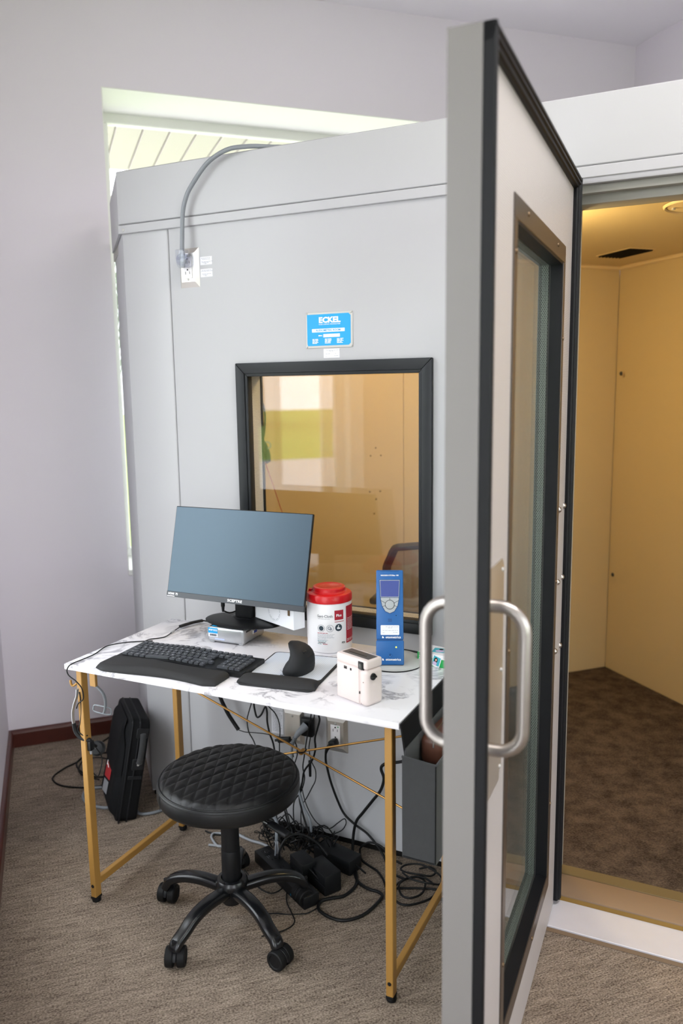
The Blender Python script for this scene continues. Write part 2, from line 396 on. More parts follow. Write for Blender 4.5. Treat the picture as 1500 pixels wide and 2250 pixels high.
struct('wall_left', wall_cells(MB(), REAR, 0, 0, ZT, -WALL_T, 0, [WIN_LEFT, FILL_WIN_LEFT], 1), X['wall'], 0, M_ROOM)
struct('wall_right', wall_cells(MB(), REAR, 0, 0, ZT, RW, RW + WALL_T, [FILL_WIN_RIGHT], 1), X['wall'], 0, M_ROOM)
struct('wall_rear', wall_cells(MB(), -WALL_T, RW + WALL_T, 0, ZT, REAR - WALL_T, REAR, [FILL_WIN_REAR], 0), X['wall'], 0, M_ROOM)
def baseboard(name, along, a0, a1, n, sgn):
    mb = MB(); prof = [(0, 0), (.017, 0), (.017, .060), (.011, .070), (.004, .074), (0, .074)]
    if along == 0: m = Matrix(((0, 0, 1, a0), (sgn, 0, 0, n), (0, 1, 0, 0), (0, 0, 0, 1)))
    else: m = Matrix(((sgn, 0, 0, n), (0, 0, 1, a0), (0, 1, 0, 0), (0, 0, 0, 1)))
    mb.prism(prof, 0, a1 - a0, m=m); bmesh.ops.recalc_face_normals(mb.bm, faces=mb.bm.faces); return struct(name, mb, X['base'], 30, M_ROOM)
baseboard('baseboard_back', 0, 0, RW, 0, -1); baseboard('baseboard_left', 1, REAR, 0, 0, 1)
baseboard('baseboard_right', 1, REAR, 0, RW, -1)
def window(name, w, along, out0, out1, inner):
    # sash frame at the outer side of the deep reveal, with its pane and painted reveal lining
    a0, a1, z0, z1 = w; f = .043; e = bpy.data.objects.new(name, None); COL.objects.link(e); e.matrix_world = M_ROOM; e['kind'] = 'structure'
    def bb(mb, aa, ab, za, zb, n0, n1, r=.004):
        if along == 0: mb.b2((aa, n0, za), (ab, n1, zb), r, 1)
        else: mb.b2((n0, aa, za), (n1, ab, zb), r, 1)
    fm = MB(); bb(fm, a0, a1, z0, z0 + f, out0, out1); bb(fm, a0, a1, z1 - f, z1, out0, out1); bb(fm, a0, a0 + f, z0 + f, z1 - f, out0, out1); bb(fm, a1 - f, a1, z0 + f, z1 - f, out0, out1)
    fm.build('window_frame', X['reveal'], e, 30)
    gm = MB(); mid = (out0 + out1) / 2; bb(gm, a0 + f, a1 - f, z0 + f, z1 - f, mid - .003, mid + .003, 0); gm.build('pane', X['glass'], e, 0)
    lm = MB(); t = .004
    bb(lm, a0, a1, z1 - t, z1, min(out0, inner), max(out1, inner), 0); bb(lm, a0, a0 + t, z0, z1 - t, min(out0, inner), max(out1, inner), 0); bb(lm, a1 - t, a1, z0, z1 - t, min(out0, inner), max(out1, inner), 0)
    lm.build('reveal', X['reveal'], e, 0)
    sm = MB(); s = -1 if inner < out0 else 1
    bb(sm, a0, a1, z0 - .02, z0 + .006, min(out0, inner + .008 * s), max(out1, inner + .008 * s), .004); sm.build('window_sill', X['reveal'], e, 30)
    return e
window('window_1', WIN_LEFT, 1, -.34, -.29, 0.0); window('window_2', WIN_BACK, 0, .30, .35, 0.0)
window('fill_window_left', FILL_WIN_LEFT, 1, -.34, -.29, 0.0); window('fill_window_rear', FILL_WIN_REAR, 0, REAR - .34, REAR - .29, REAR); window('fill_window_right', FILL_WIN_RIGHT, 1, RW + .29, RW + .34, RW)  # these three are added, unseen, to let in more daylight

# ------------------------------------------------------------------ outdoors
g = MB(); g.b2((-60, -60, -.35), (60, 60, -.25)); struct('lawn', g, X['grass'], 0, M_ROOM)
g = MB(); g.b2((-15.5, -30, -.25), (-.5, 30, -.235)); g.b2((-.5, .5, -.25), (30, 5, -.235)); g.b2((-.5, -12, -.25), (30, -6.8, -.235)); struct('driveway', g, X['pave'], 0, M_ROOM)
g = bpy.data.objects.new('porch_ceiling', None); COL.objects.link(g); g.matrix_world = M_ROOM; g['kind'] = 'structure'
for i in range(26):
    a = -.30 + i * .14; MB().b2((a, .38, 2.85), (a + .134, 1.9, 2.865), .004, 1).build('board', X['porch'], g, 30)
MB().b2((-.4, .38, 2.865), (3.5, 1.95, 2.90)).build('backing', X['porch'], g, 0)
g = MB(); g.b2((-.80, REAR, 2.86), (-.37, .4, 2.90)); struct('sky_blocker', g, X['porch'], 0, M_ROOM)  # unseen overhang added to hold back sky light at the left windows
def tree(loc, h, rad, label, seed):
    rnd = random.Random(seed); t = thing('tree', label, 'tree', loc)
    MB().tube([(0, 0, 0), (.1, 0, h * .3), (0, .1, h * .62)], .2, 8, 3, radii=(.24, .1)).build('trunk', X['bark'], t)
    f = MB()
    for k in range(1500):
        d = Vector((rnd.gauss(0, 1), rnd.gauss(0, 1), rnd.gauss(0, 1))).normalized() * rad * rnd.random() ** .4; c = Vector((d.x, d.y, h * .66 + d.z * .85))
        q = Euler((rnd.random() * 6, rnd.random() * 6, rnd.random() * 6)).to_matrix(); s = .12 + .14 * rnd.random()
        f.bm.faces.new([f.bm.verts.new(c + q @ Vector(p) * s) for p in ((-1, 0, 0), (0, -.6, .1), (1, 0, 0), (0, .6, .1))])
    f.build('foliage', X['leaf'], t, 0, kind='stuff')
k = 0
for a, b, h, r in ((-34, -9, 8, 3.4), (-36, -1, 9, 3.8), (-33, 6, 7, 3.2), (-38, 13, 9, 4.0), (-33, -18, 8, 3.6), (-10, 33, 8, 3.5), (3, 36, 9, 4.0), (-2, 30, 7, 3.0)):
    p = rm(a, b, -.25); k += 1
    tree(p, h, r, 'leafy green tree beyond the lawn, seen reflected in the booth glass' if k <= 5 else 'leafy green tree beyond the porch, seen past the booth corner', k)
for o in [o for o in COL.objects if o.name.startswith('tree') and o.parent is None]:
    o['group'] = 'trees beyond the lawn' if 'lawn' in o['label'] else 'trees beyond the porch'

# unseen ceiling light added as fill for desk, floor and walls
lp = thing('fill_light_panel', 'added ceiling light panel for fill, unseen above the room', 'ceiling light', rm(1.4, -2.9, cz(1.4) - .03), TH)
MB().box((0, 0, .012), (1.2, .62, .03), .005).build('frame', X['light_metal'], lp)
MB().box((0, 0, -.006), (1.12, .54, .006)).build('diffuser', mat('lit_diffuser', 'fff2ea', .5, emit=2.0), lp)
d = bpy.data.lights.new('fill_panel_lamp', 'AREA'); d.shape = 'RECTANGLE'; d.size = 1.1; d.size_y = .5; d.energy = 30; d.color = (1, .96, .95)
o = bpy.data.objects.new('fill_panel_lamp', d); COL.objects.link(o); o.matrix_world = Matrix.Translation(rm(1.4, -2.9, cz(1.4) - .045)) @ Matrix.Rotation(TH, 4, 'Z')

# ------------------------------------------------------------------ audiometric booth (front face on y = 0)
bo = thing('audiometric_booth', 'tall white steel booth with black framed window and doorway', 'booth')
ZF, ZT_B, TK = 2.0055, 2.2044, .10
XL, XR = -.3142, 2.2
DX0, DX1, DZ1 = 1.158, 2.12, 1.962                     # doorway
WX0, WX1, WZ0, WZ1 = .1306, .789, .7549, 1.5718        # window frame outer edge
hx0, hx1, hz0, hz1 = WX0 + .03, WX1 - .03, WZ0 + .03, WZ1 - .03
SEAM = -.1151
P4 = rm(.521, -.165); P3 = rm(2.98, -.12); PR2 = Vector((XR, 0, 0)) + .685 * E1
I_L = .608; I_B = -.223; I_R = 2.88
# outer skin, panel by panel
cp = MB(); cp.b2((XL + .008, .0, .028), (SEAM - .0018, .045, ZF + .01), .006, 3); cp.build('corner_panel', X['booth'], bo)
fp = MB(); wall_cells(fp, SEAM + .0018, DX0 - .0, .028, ZF + .01, 0, .04, [(hx0, hx1, hz0, hz1)], 0); fp.build('front_panel', X['booth'], bo, 0)
rp = MB(); rp.b2((DX1, 0, .028), (XR, .04, ZF + .01), .004); rp.build('front_panel', X['booth'], bo)
MB().b2((XL + .012, .012, .002), (DX0, .05, .03)).build('base_strip', X['kick'], bo, 0)
def skin_slab(name, a, b, inward, t, z0, z1, m, par=bo):
    a, b = Vector(a), Vector(b); d = (b - a).normalized(); n = Vector((-d.y, d.x, 0)) * inward
    poly = [a, b, b + n * t, a + n * t]; return MB().prism([(p.x, p.y) for p in poly], z0, z1).build(name, m, par, 0)
PLv = Vector((XL + .010, .004, 0))
skin_slab('side_panel', PLv, P4 + Vector((.007, .007, 0)), -1, .04, .02, ZF + .01, X['booth_side'])
skin_slab('back_panel', P4 + E1 * .02, P3, -1, .04, .02, ZF + .01, X['booth_side'])
skin_slab('side_panel', P3, PR2, -1, .04, .02, ZF + .01, X['booth_side'])
skin_slab('side_panel', PR2, (XR, 0, 0), -1, .04, .02, ZF + .01, X['booth_side'])
# fascia round the top, with a folded lip below it
MB().b2((XL, -.006, ZF + .030), (XR, .03, ZT_B), .003, 1).build('fascia', X['booth'], bo)
MB().b2((XL, -.0075, ZF), (XR, .03, ZF + .0285), .002, 1).build('fascia_lip', X['booth'], bo)
skin_slab('fascia', (XL, .0, 0), P4, -1, .03, ZF + .014, ZT_B, X['booth_side'])
skin_slab('fascia_lip', (XL + .004, .02, 0), P4 + Vector((.003, .003, 0)), -1, .03, ZF - .018, ZF + .012, X['jamb_grey'])
skin_slab('fascia', PR2, (XR, 0, 0), -1, .03, ZF, ZT_B, X['booth'])
roof = [(XL + .02, .02), (P4.x + .02, P4.y), (P3.x, P3.y - .02), (PR2.x - .02, PR2.y), (XR - .02, .02)]
MB().prism(roof[::-1], ZT_B - .09, ZT_B - .06).build('roof', X['booth'], bo, 0)
def screw(p, n, r, par, m=X['light_metal'], name='screw'):
    n = Vector(n).normalized(); p = Vector(p); mb = MB(); mb.cyl(p - n * .001, p + n * .0025, r, r * .8, 14, .0008)
    mb.cyl(p + n * .0024, p + n * .0028, r * .45, r * .45, 4); return mb.build(name, m, par, 30)
screw((-.292, -.0075, ZF + .012), (0, -1, 0), .006, bo)
# interior lining
MB().prism([(p.x, p.y) for p in (Vector((DX0, .02, 0)), Vector((DX1, .02, 0)), Vector((XR, .03, 0)), PR2 - E1 * .03, P3 - E1 * .03, P4 + E1 * .04 - E2 * .03, Vector((XL + .09, .06, 0)), Vector((DX0, .06, 0)))], .004, .036).build('booth_floor', X['carpet2'], bo, 0)
cpoly = [(p.x, p.y) for p in (rm(I_L, I_B + .02), rm(I_R + .02, I_B + .02), PR2 + Vector((-.08, -.02, 0)), Vector((XR - .03, .06, 0)), Vector((XL + .1, .06, 0)))]
MB().prism(cpoly[::-1], 2.045, 2.065).build('booth_ceiling', X['perf_ceil'], bo, 0)
def lining(name, p, q, t, z0, z1, m):                       # slab whose local X runs along the wall
    p, q = Vector(p), Vector(q); L = (q - p).length; d = (q - p).normalized()
    mm = Matrix.Translation(p) @ Matrix.Rotation(math.atan2(d.y, d.x), 4, 'Z')
    o = MB().b2((0, 0, z0), (L, t, z1), .0015, 1).build(name, m, bo, 0); o.matrix_world = mm; return o
lining('lining_panel', rm(I_L, I_B), rm(1.7345, I_B), .02, .036, 2.045, X['perf_in'])
lining('lining_panel', rm(1.736, I_B), rm(I_R, I_B), .02, .036, 2.045, X['perf_in'])
lining('lining_panel', rm(I_R, I_B), rm(I_R, -1.9), .02, .036, 2.045, X['perf_in'])
lining('lining_panel', rm(I_R, -1.904), rm(I_R, -2.75), .02, .036, 2.045, X['perf_in'])
lining('lining_panel', rm(I_L, -.62), rm(I_L, I_B), .02, .036, 2.045, X['perf_in'])
lining('lining_panel', PR2 + Vector((-.09, 0, 0)), Vector((XR - .04, .09, 0)), .02, .036, 2.045, X['perf_in'])
fl2 = MB(); wall_cells(fl2, XL + .10, DX0, .036, 2.045, .095, .11, [(hx0 - .03, hx1 + .02, hz0 - .02, hz1 + .02)], 0); fl2.build('lining_panel', X['perf_in'], bo, 0)
MB().b2((DX1, .095, .036), (XR - .02, .11, 2.045)).build('lining_panel', X['perf_in'], bo, 0)
# corner cove under the ceiling
cv = MB(); pts = [rm(I_L, I_B - .012), rm(I_R - .012, I_B - .012), rm(I_R - .012, -2.7)]
for a, b in zip(pts, pts[1:]): cv.tube([(a.x, a.y, 2.040), (b.x, b.y, 2.040)], .012, 8, 1)
cv.build('ceiling_trim', X['booth_in'], bo)
for p, n in ((Vector((1.075, 1.902, 1.538)), -E1), (Vector((1.072, 1.904, .547)), -E1), (rm(1.78, I_B, 1.537), -E2)):
    screw(p - n * .004, n, .011, bo, X['chair'], 'plug')
for a, z in ((1.60, 1.225), (1.575, 1.19), (1.625, 1.19), (1.57, 1.03), (1.62, 1.03), (1.60, .995), (1.59, .93)):
    p = rm(a, I_B, z); screw(p, -E2, .0045, bo, X['plug_tan'], 'plug')
# doorway: stepped header, jambs, threshold
MB().b2((DX0, -.004, 1.992), (DX1, .05, ZF + .012), .002).build('door_header', X['booth'], bo)
MB().b2((DX0, .012, 1.972), (DX1, .05, 1.992), .002).build('door_header', X['jamb_grey'], bo)
MB().b2((DX0, .035, DZ1 - .012), (DX1, .11, 1.976), .002).build('door_stop', X['jamb_grey'], bo)
MB().b2((DX0 - .002, .035, .05), (DX0 + .012, .11, DZ1)).build('door_jamb', X['jamb_grey'], bo, 0)
MB().b2((DX1 - .012, .035, .05), (DX1 + .002, .11, DZ1)).build('door_jamb', X['jamb_grey'], bo, 0)
th = MB(); th.b2((DX0 - .03, -.150, .012), (DX1 + .02, -.024, .018), .001, 1); th.build('threshold_plate', X['alu'], bo, 0)
MB().b2((DX0 - .03, -.1505, .001), (DX1 + .02, -.146, .012)).build('threshold_edge', X['sill_brown'], bo, 0)
MB().b2((DX0 - .03, -.146, .001), (DX1 + .02, -.020, .012)).build('threshold_base', X['kick'], bo, 0)
MB().b2((DX0 - .01, -.024, .012), (DX1, -.018, .034)).build('sill_riser', X['sill_ochre'], bo, 0)
MB().b2((DX0 - .01, -.0245, .030), (DX1, .078, .0365), .002, 2).build('sill_top', X['sill_brown'], bo)
MB().b2((DX0 - .01, .078, .020), (DX1, .125, .0385), .002, 1).build('sill_strip', X['sill_strip'], bo)
# window: bevelled frame, two panes, punched liner between them
def frame_ring(name, x0, x1, z0, z1, w, y0, y1, m, par, bev=.003):
    # four mitred bars
    def bar(a, b, c, d):
        mb = MB(); b_ = bmesh.new(); lo = [b_.verts.new((x, y0, z)) for x, z in (a, b, c, d)]; hi = [b_.verts.new((x, y1, z)) for x, z in (a, b, c, d)]
        b_.faces.new(lo); b_.faces.new(hi[::-1])
        for i in range(4): b_.faces.new((lo[i], hi[i], hi[(i+1) % 4], lo[(i+1) % 4]))
        bmesh.ops.recalc_face_normals(b_, faces=b_.faces)
        bmesh.ops.bevel(b_, geom=list(b_.edges), offset=bev, segments=2, affect='EDGES', profile=.5); mb._merge(b_); mb.build(name, m, par)
    O = ((x0, z0), (x1, z0), (x1, z1), (x0, z1)); I = ((x0 + w, z0 + w), (x1 - w, z0 + w), (x1 - w, z1 - w), (x0 + w, z1 - w))
    for i in range(4): j = (i + 1) % 4; bar(O[i], O[j], I[j], I[i])
frame_ring('window_frame', WX0, WX1, WZ0, WZ1, .033, -.013, .002, X['black_frame'], bo)
frame_ring('inner_bead', hx0 - .002, hx1 + .002, hz0 - .002, hz1 + .002, .014, -.008, .020, X['black_frame'], bo, .0015)
MB().b2((hx0, .021, hz0), (hx1, .027, hz1)).build('pane', X['glass'], bo, 0)
gl2 = .094
MB().b2((hx0, gl2, hz0), (hx1, gl2 + .006, hz1)).build('pane', X['glass'], bo, 0)
MB().b2((hx0 - .004, .027, hz0), (hx0 + .004, gl2, hz1)).build('jamb_liner', X['perf_x'], bo, 0)
MB().b2((hx1 - .004, .027, hz0), (hx1 + .004, gl2, hz1)).build('jamb_liner', X['perf_x'], bo, 0)
MB().b2((hx0, .027, hz0 - .004), (hx1, gl2, hz0 + .006)).build('sill_liner', X['perf_y'], bo, 0)
MB().b2((hx0, .027, hz1 - .004), (hx1, gl2, hz1 + .004)).build('head_liner', X['perf_y'], bo, 0)
frame_ring('inner_frame', hx0 - .004, hx1 + .004, hz0 - .004, hz1 + .004, .012, gl2 - .012, gl2 - .001, X['black_frame'], bo, .001)
# ceiling vent and smoke detector inside
ve = thing('ceiling_vent', 'dark recessed square vent in the yellow booth ceiling', 'vent', (0, 0, 0))
vp = [Vector(p) for p in ((.995, 1.566), (1.153, 1.422), (1.238, 1.512), (1.086, 1.651))]; vc = sum((p.to_3d() for p in vp), Vector()) / 4
vm = Matrix.Translation((vc.x, vc.y, 2.0375)) @ Matrix.Rotation(TH, 4, 'Z')
v = MB().b2((-.062, -.105, .0045), (.062, .105, .0065)).build('duct_plate', X['kick'], ve, 0); v.matrix_world = vm
v = MB(); v.b2((-.066, -.109, .0045), (-.062, .109, .007)); v.b2((.062, -.109, .0045), (.066, .109, .007)); v.b2((-.062, -.109, .0045), (.062, -.105, .007)); v.b2((-.062, .105, .0045), (.062, .109, .007))
o = v.build('vent_frame', X['booth_in'], ve, 0); o.matrix_world = vm
for i in range(7):
    o = MB().box((-.054 + .018 * i, 0, .002), (.002, .21, .006), rot=Euler((0, .5, 0)).to_matrix()).build('slat', X['kick'], ve, 0); o.matrix_world = vm
dl = thing('ceiling_speaker', 'round flush speaker plate with a thin rim on the booth ceiling', 'speaker', (1.45, .66, 2.043))
MB().lathe([(.0, -.004), (.105, -.004), (.11, -.003)]).build('disc', X['booth_in'], dl)
MB().lathe([(.112, 0), (.112, -.004), (.117, -.0075), (.121, -.004), (.122, 0)]).build('rim', X['booth_in'], dl)
MB().cyl((-.09, 0, -.010), (-.09, 0, -.004), .006, .006, 10).build('screw', X['light_metal'], dl)
bl = thing('booth_lamp', 'round warm dome lamp on the booth ceiling behind the open door', 'lamp', (.86, .48, 2.045))
MB().lathe([(0, -.07), (.06, -.062), (.10, -.04), (.12, -.012), (.122, 0)]).build('lamp_shade', X['lamp'], bl)
MB().lathe([(.118, -.014), (.132, -.014), (.132, 0), (.118, 0)]).build('lamp_rim', X['light_metal'], bl)
d = bpy.data.lights.new('booth_lamp_light', 'POINT'); d.energy = 16; d.color = (1.0, .74, .34); d.shadow_soft_size = .10
o = bpy.data.objects.new('booth_lamp_light', d); COL.objects.link(o); o.location = (.86, .48, 1.86)

# ------------------------------------------------------------------ booth door, swung open towards the camera (local x out of its inner face, -y away from the hinge)
DA = .0382; DWD, DT, DZ0, DZT = .9753, .0534, .022, 1.9995
dr = thing('door', 'open white door with black gasket and tall glass panel', None, (1.1721, -.03, 0), DA); dr.parent = bo; del dr['kind']
fx0, fx1, fz0, fz1 = -.752, -.147, .155, 1.816          # window flange along y, z
ix0, ix1, iz0, iz1 = fx0 + .028, fx1 - .028, fz0 + .04, fz1 - .04
db = MB(); wall_cells(db, -DWD, 0, DZ0, DZT, -DT, -.001, [(ix0, ix1, iz0, iz1)], 1); db.build('slab', X['door_edge'], dr, 0)
sk = MB(); wall_cells(sk, -DWD + .026, -.022, DZ0, DZT - .026, -.001, .0005, [(ix0, ix1, iz0, iz1)], 1); sk.build('inner_skin', X['perf_door'], dr, 0)
gk = MB()                                               # ribbed gasket on three edges
def gasket(p0, p1, wdir):
    p0, p1, wd = Vector(p0), Vector(p1), Vector(wdir); d = (p1 - p0).normalized(); L = (p1 - p0).length
    prof = [(0, 0), (0, .016), (.003, .019), (.008, .019), (.010, .015), (.013, .0175), (.017, .0175), (.019, .013), (.024, .012), (.026, .008), (.026, 0)]
    n = Vector((1, 0, 0)); m = Matrix(((wd.x, n.x, d.x, p0.x), (wd.y, n.y, d.y, p0.y), (wd.z, n.z, d.z, p0.z), (0, 0, 0, 1)))
    gk.prism(prof, 0, L, m=m)
gasket((0, -DWD, DZ0), (0, -DWD, DZT), (0, 1, 0)); gasket((0, 0, DZ0 + .01), (0, 0, DZT), (0, -1, 0)); gasket((0, -DWD, DZT), (0, 0, DZT), (0, 0, -1))
bmesh.ops.recalc_face_normals(gk.bm, faces=gk.bm.faces); gk.build('gasket', X['gasket'], dr, 25)
fw = MB()
for a0, a1, z0, z1 in ((fx0, fx1, iz1, fz1), (fx0, fx1, fz0, iz0), (fx0, ix0, iz0, iz1), (ix1, fx1, iz0, iz1)): fw.b2((0, a0, z0), (.0035, a1, z1), .001, 1)
dfm = fw.build('window_frame', mat('bronze_brown_frame', '4a4038', .35, .3), dr, 30)
for a0, a1, z0, z1 in ((ix0, ix1, iz1 - .006, iz1), (ix0, ix1, iz0, iz0 + .006), (ix0, ix0 + .006, iz0, iz1), (ix1 - .006, ix1, iz0, iz1)):
    MB().b2((-.026, a0, z0), (.002, a1, z1)).build('glazing_bead', X['gasket'], dr, 0)
for y, z in ((fx0 + .014, 1.72), (fx0 + .014, 1.0), (fx0 + .014, .35), (fx1 - .014, 1.6), (fx1 - .014, 1.0), (fx1 - .014, .4), (-.63, fz1 - .015), (-.27, fz1 - .015), (-.4, fz0 + .018)):
    screw((.0035, y, z), (1, 0, 0), .005, dr, X['bronze'], 'screw')
MB().b2((-.031, ix0, iz0), (-.026, ix1, iz1)).build('pane', X['glass_g'], dr, 0)
MB().b2((-.050, ix0, iz0), (-.046, ix1, iz1)).build('pane', X['glass_g'], dr, 0)
MB().b2((-.046, ix1 - .004, iz0), (-.031, ix1 + .0, iz1)).build('jamb_liner', X['perf_g'], dr, 0)
MB().b2((-.046, ix0, iz0), (-.031, ix0 + .004, iz1)).build('jamb_liner', X['perf_g'], dr, 0)
MB().b2((-.046, ix0, iz0), (-.031, ix1, iz0 + .004)).build('jamb_liner', X['perf_gz'], dr, 0)
MB().b2((-.046, ix0, iz1 - .004), (-.031, ix1, iz1)).build('jamb_liner', X['perf_gz'], dr, 0)
hp = MB(); hp.prism([(-.906, .775), (-.80, .775), (-.80, .79), (-.786, .80), (-.786, 1.175), (-.80, 1.19), (-.906, 1.19)], 0, .002, m=Matrix(((0, 0, 1, .0005), (1, 0, 0, 0), (0, 1, 0, 0), (0, 0, 0, 1)))); 
bmesh.ops.recalc_face_normals(hp.bm, faces=hp.bm.faces); hp.build('handle_plate', X['plate_steel'], dr, 0)
for y, z in ((-.80, 1.17), (-.80, .985), (-.80, .80)): screw((.0025, y, z), (1, 0, 0), .004, dr)
def dhandle(x0, sgn, yy):
    PR = .0585; z0, z1 = .870, 1.126; r = .042
    pts = [(x0, yy, z1)]
    for k in range(7): a = k / 6 * math.pi / 2; pts.append((x0 + sgn * (PR - r) + sgn * r * math.sin(a), yy, z1 - r + r * math.cos(a)))
    for k in range(7): a = k / 6 * math.pi / 2; pts.append((x0 + sgn * (PR - r) + sgn * r * math.cos(a), yy, z0 + r - r * math.sin(a)))
    pts.append((x0, yy, z0)); return MB().tube(pts, .0112, 20, 1).build('handle', X['steel'], dr, 60)
dhandle(.001, 1, -.885); dhandle(-DT, -1, -.885)
for y, z in ((-.021, 1.177), (-.102, 1.178), (-.017, .984), (-.090, .987), (-.023, .797), (-.105, .806)):
    MB().lathe([(0, .007), (.005, .0055), (.0075, .002), (.008, 0)], seg=16, m=Matrix.Rotation(R(90), 4, 'Y')).build('rivet', X['steel'], dr, 50).location = (.0005, y - .022, z)
MB().b2((-DT - .002, -.12, 1.75), (-DT, -.01, 1.85)).build('hinge', X['light_metal'], dr, 0)
MB().b2((-DT - .002, -.12, .25), (-DT, -.01, .35)).build('hinge', X['light_metal'], dr, 0)

# ------------------------------------------------------------------ things on the booth face
FACE_X, FACE_Z = (1, 0, 0), (0, 0, 1)
def face_m(x, z, y=0.0, a=0.0): return fr((x, y, z), (math.cos(a), 0, math.sin(a)), (-math.sin(a), 0, math.cos(a)))
def dashes(name, rows, m, parent, mtx, h=.0016, t=.0003, label=None):   # rows: (x, y, [dash lengths])  fine print too small to read
    mb = MB()
    for x, y, ds in rows:
        for L in ds: mb.box((x + L / 2, y, 0), (L, h, t)); x += L + .0018
    return mb.build(name, m, parent, 0, mtx)
rnd = random.Random(3)
def drow(x, y, n, lo=.003, hi=.008): return (x, y, [rnd.uniform(lo, hi) for _ in range(n)])
npl = thing('nameplate', 'bright blue metal nameplate screwed on the booth above the window', 'sign', (.4610, -.0002, 1.6625))
MB().b2((-.078, -.0016, -.0525), (.078, 0, .0525), .0006, 1).build('plate', X['light_metal'], npl)
MB().prism([(-.071, -.046), (.065, -.046), (.0715, -.040), (.0715, .040), (.065, .0465), (-.0735, .0465), (-.0735, -.040)], 0, .0003, m=face_m(0, 0, -.0016)).build('blue_field', X['cyan'], npl, 0)
for x, z in ((-.0745, -.049), (.0745, -.049), (-.0745, .049), (.0745, .049)): screw((x, -.0016, z), (0, -1, 0), .0028, npl)
letters('ECKEL', .0225, face_m(.002, .0285, -.0021), X['white_print'], npl, .045, sx=1.12)
letters('NOISE CONTROL TECHNOLOGIES', .0046, face_m(.002, .0165, -.0021), X['white_print'], npl, .01)
MB().b2((-.057, -.0023, -.006), (.052, -.0019, .004)).build('title_bar', X['white_print'], npl, 0)
letters('AUDIOMETRIC ROOM', .0078, face_m(-.0025, -.001, -.0025), X['cyan'], npl, .03, sx=1.06)
MB().b2((-.019, -.0023, -.0215), (.036, -.0019, -.012)).build('serial_bar', X['white_print'], npl, 0)
letters('SERIAL', .0045, face_m(-.029, -.0165, -.0021), X['white_print'], npl, .04)
rows = []
for x0 in (-.056, -.014, .026):
    for k in range(5): rows.append((x0, -.0265 - .0030 * k, [rnd.uniform(.006, .011), rnd.uniform(.006, .013)] if k < 4 else [rnd.uniform(.014, .020)]))
dashes('fine_print', rows, X['white_print'], npl, face_m(0, 0, -.0021), .0017)
sl = thing('paper_label', 'small white paper label under the blue nameplate', 'label', (.4675, 0, 1.5935))
MB().b2((-.0265, -.0005, -.0135), (.0265, 0, .0135)).build('paper', X['paper'], sl, 0)
dashes('fine_print', [drow(-.017, .009, 6), drow(-.008, .006, 2), drow(-.02, -.002, 2, .004, .007), drow(.012, -.001, 1), drow(-.02, -.009, 1), drow(.009, -.008, 2)], X['grey_print'], sl, face_m(0, 0, -.0007), .0009)
for z, n, lb in ((1.896, 0, 'upper of the two white paper stickers beside the high outlet'), (1.8585, 1, 'lower of the two white paper stickers beside the high outlet')):
    s = thing('sticker', lb, 'label', (.0285, 0, z)); MB().b2((-.0225, -.0005, -.0125), (.0225, 0, .0125)).build('paper', X['paper'], s, 0)
    dashes('fine_print', [drow(-.018, .008, 5), drow(-.019, .005, 6) if n else drow(-.014, .004, 4), drow(-.017, -.003, 5), drow(-.013, -.006, 3), drow(-.006, -.009, 1)], X['grey_print'], s, face_m(0, 0, -.0007), .0011)
def outlet(x, z, label, w=.074, h=.122, dots=None, blank=False):
    t = thing('wall_outlet', label, 'outlet', (x, 0, z))
    mb = MB(); b = .011; y = -.011
    o = [(-w/2, -h/2), (w/2, -h/2), (w/2, h/2), (-w/2, h/2)]; i = [(-w/2 + b, -h/2 + b * 1.5), (w/2 - b, -h/2 + b * 1.5), (w/2 - b, h/2 - b * 1.5), (-w/2 + b, h/2 - b * 1.5)]
    vo = [mb.bm.verts.new((p[0], 0, p[1])) for p in o]; vi = [mb.bm.verts.new((p[0], y, p[1])) for p in i]
    for k in range(4): mb.bm.faces.new((vo[k], vo[(k+1) % 4], vi[(k+1) % 4], vi[k]))
    mb.bm.faces.new(vi); bmesh.ops.recalc_face_normals(mb.bm, faces=mb.bm.faces); mb.build('cover_plate', X['plate_steel'], t, 20)
    screw((0, y, h/2 - .024), (0, -1, 0), .0042, t); screw((0, y, -h/2 + .024), (0, -1, 0), .0042, t)
    if not blank:
        rc = MB().b2((-.017, y - .002, -.034), (.017, y, .034), .001).build('receptacle', X['white'], t)
        for dz in (.0165, -.0165):
            sm = MB()
            sm.b2((-.0085, y - .0023, dz - .005), (-.0068, y - .0018, dz + .004)); sm.b2((.0068, y - .0023, dz - .004), (.0085, y - .0018, dz + .004)); sm.cyl((0, y - .0023, dz + .0095), (0, y - .0018, dz + .0095), .0026, seg=12)
            sm.build('slot', X['kick'], t, 0)
        if dots: MB().cyl((.010, y - .0026, .029), (.010, y - .0018, .029), .0022, seg=10).build('indicator', X['green'], t, 0)
    return t
outlet(-.0355, 1.878, 'steel outlet plate with clear plug high on booth wall')
outlet(.307, .385, 'steel plate under the desk with a black adapter and grey plug', .078, .122, None, True)
outlet(.4655, .385, 'steel outlet plate under the desk with green indicator dot', .078, .122, True)
wl = thing('warning_label', 'narrow white printed label left of the under-desk outlets', 'label', (.243, 0, .390))
MB().b2((-.022, -.0006, -.045), (.022, 0, .045)).build('paper', X['paper'], wl, 0)
dashes('fine_print', [drow(-.018, .038 - .0052 * k, 5) for k in range(15)], X['grey_print'], wl, face_m(0, 0, -.0008), .0016)
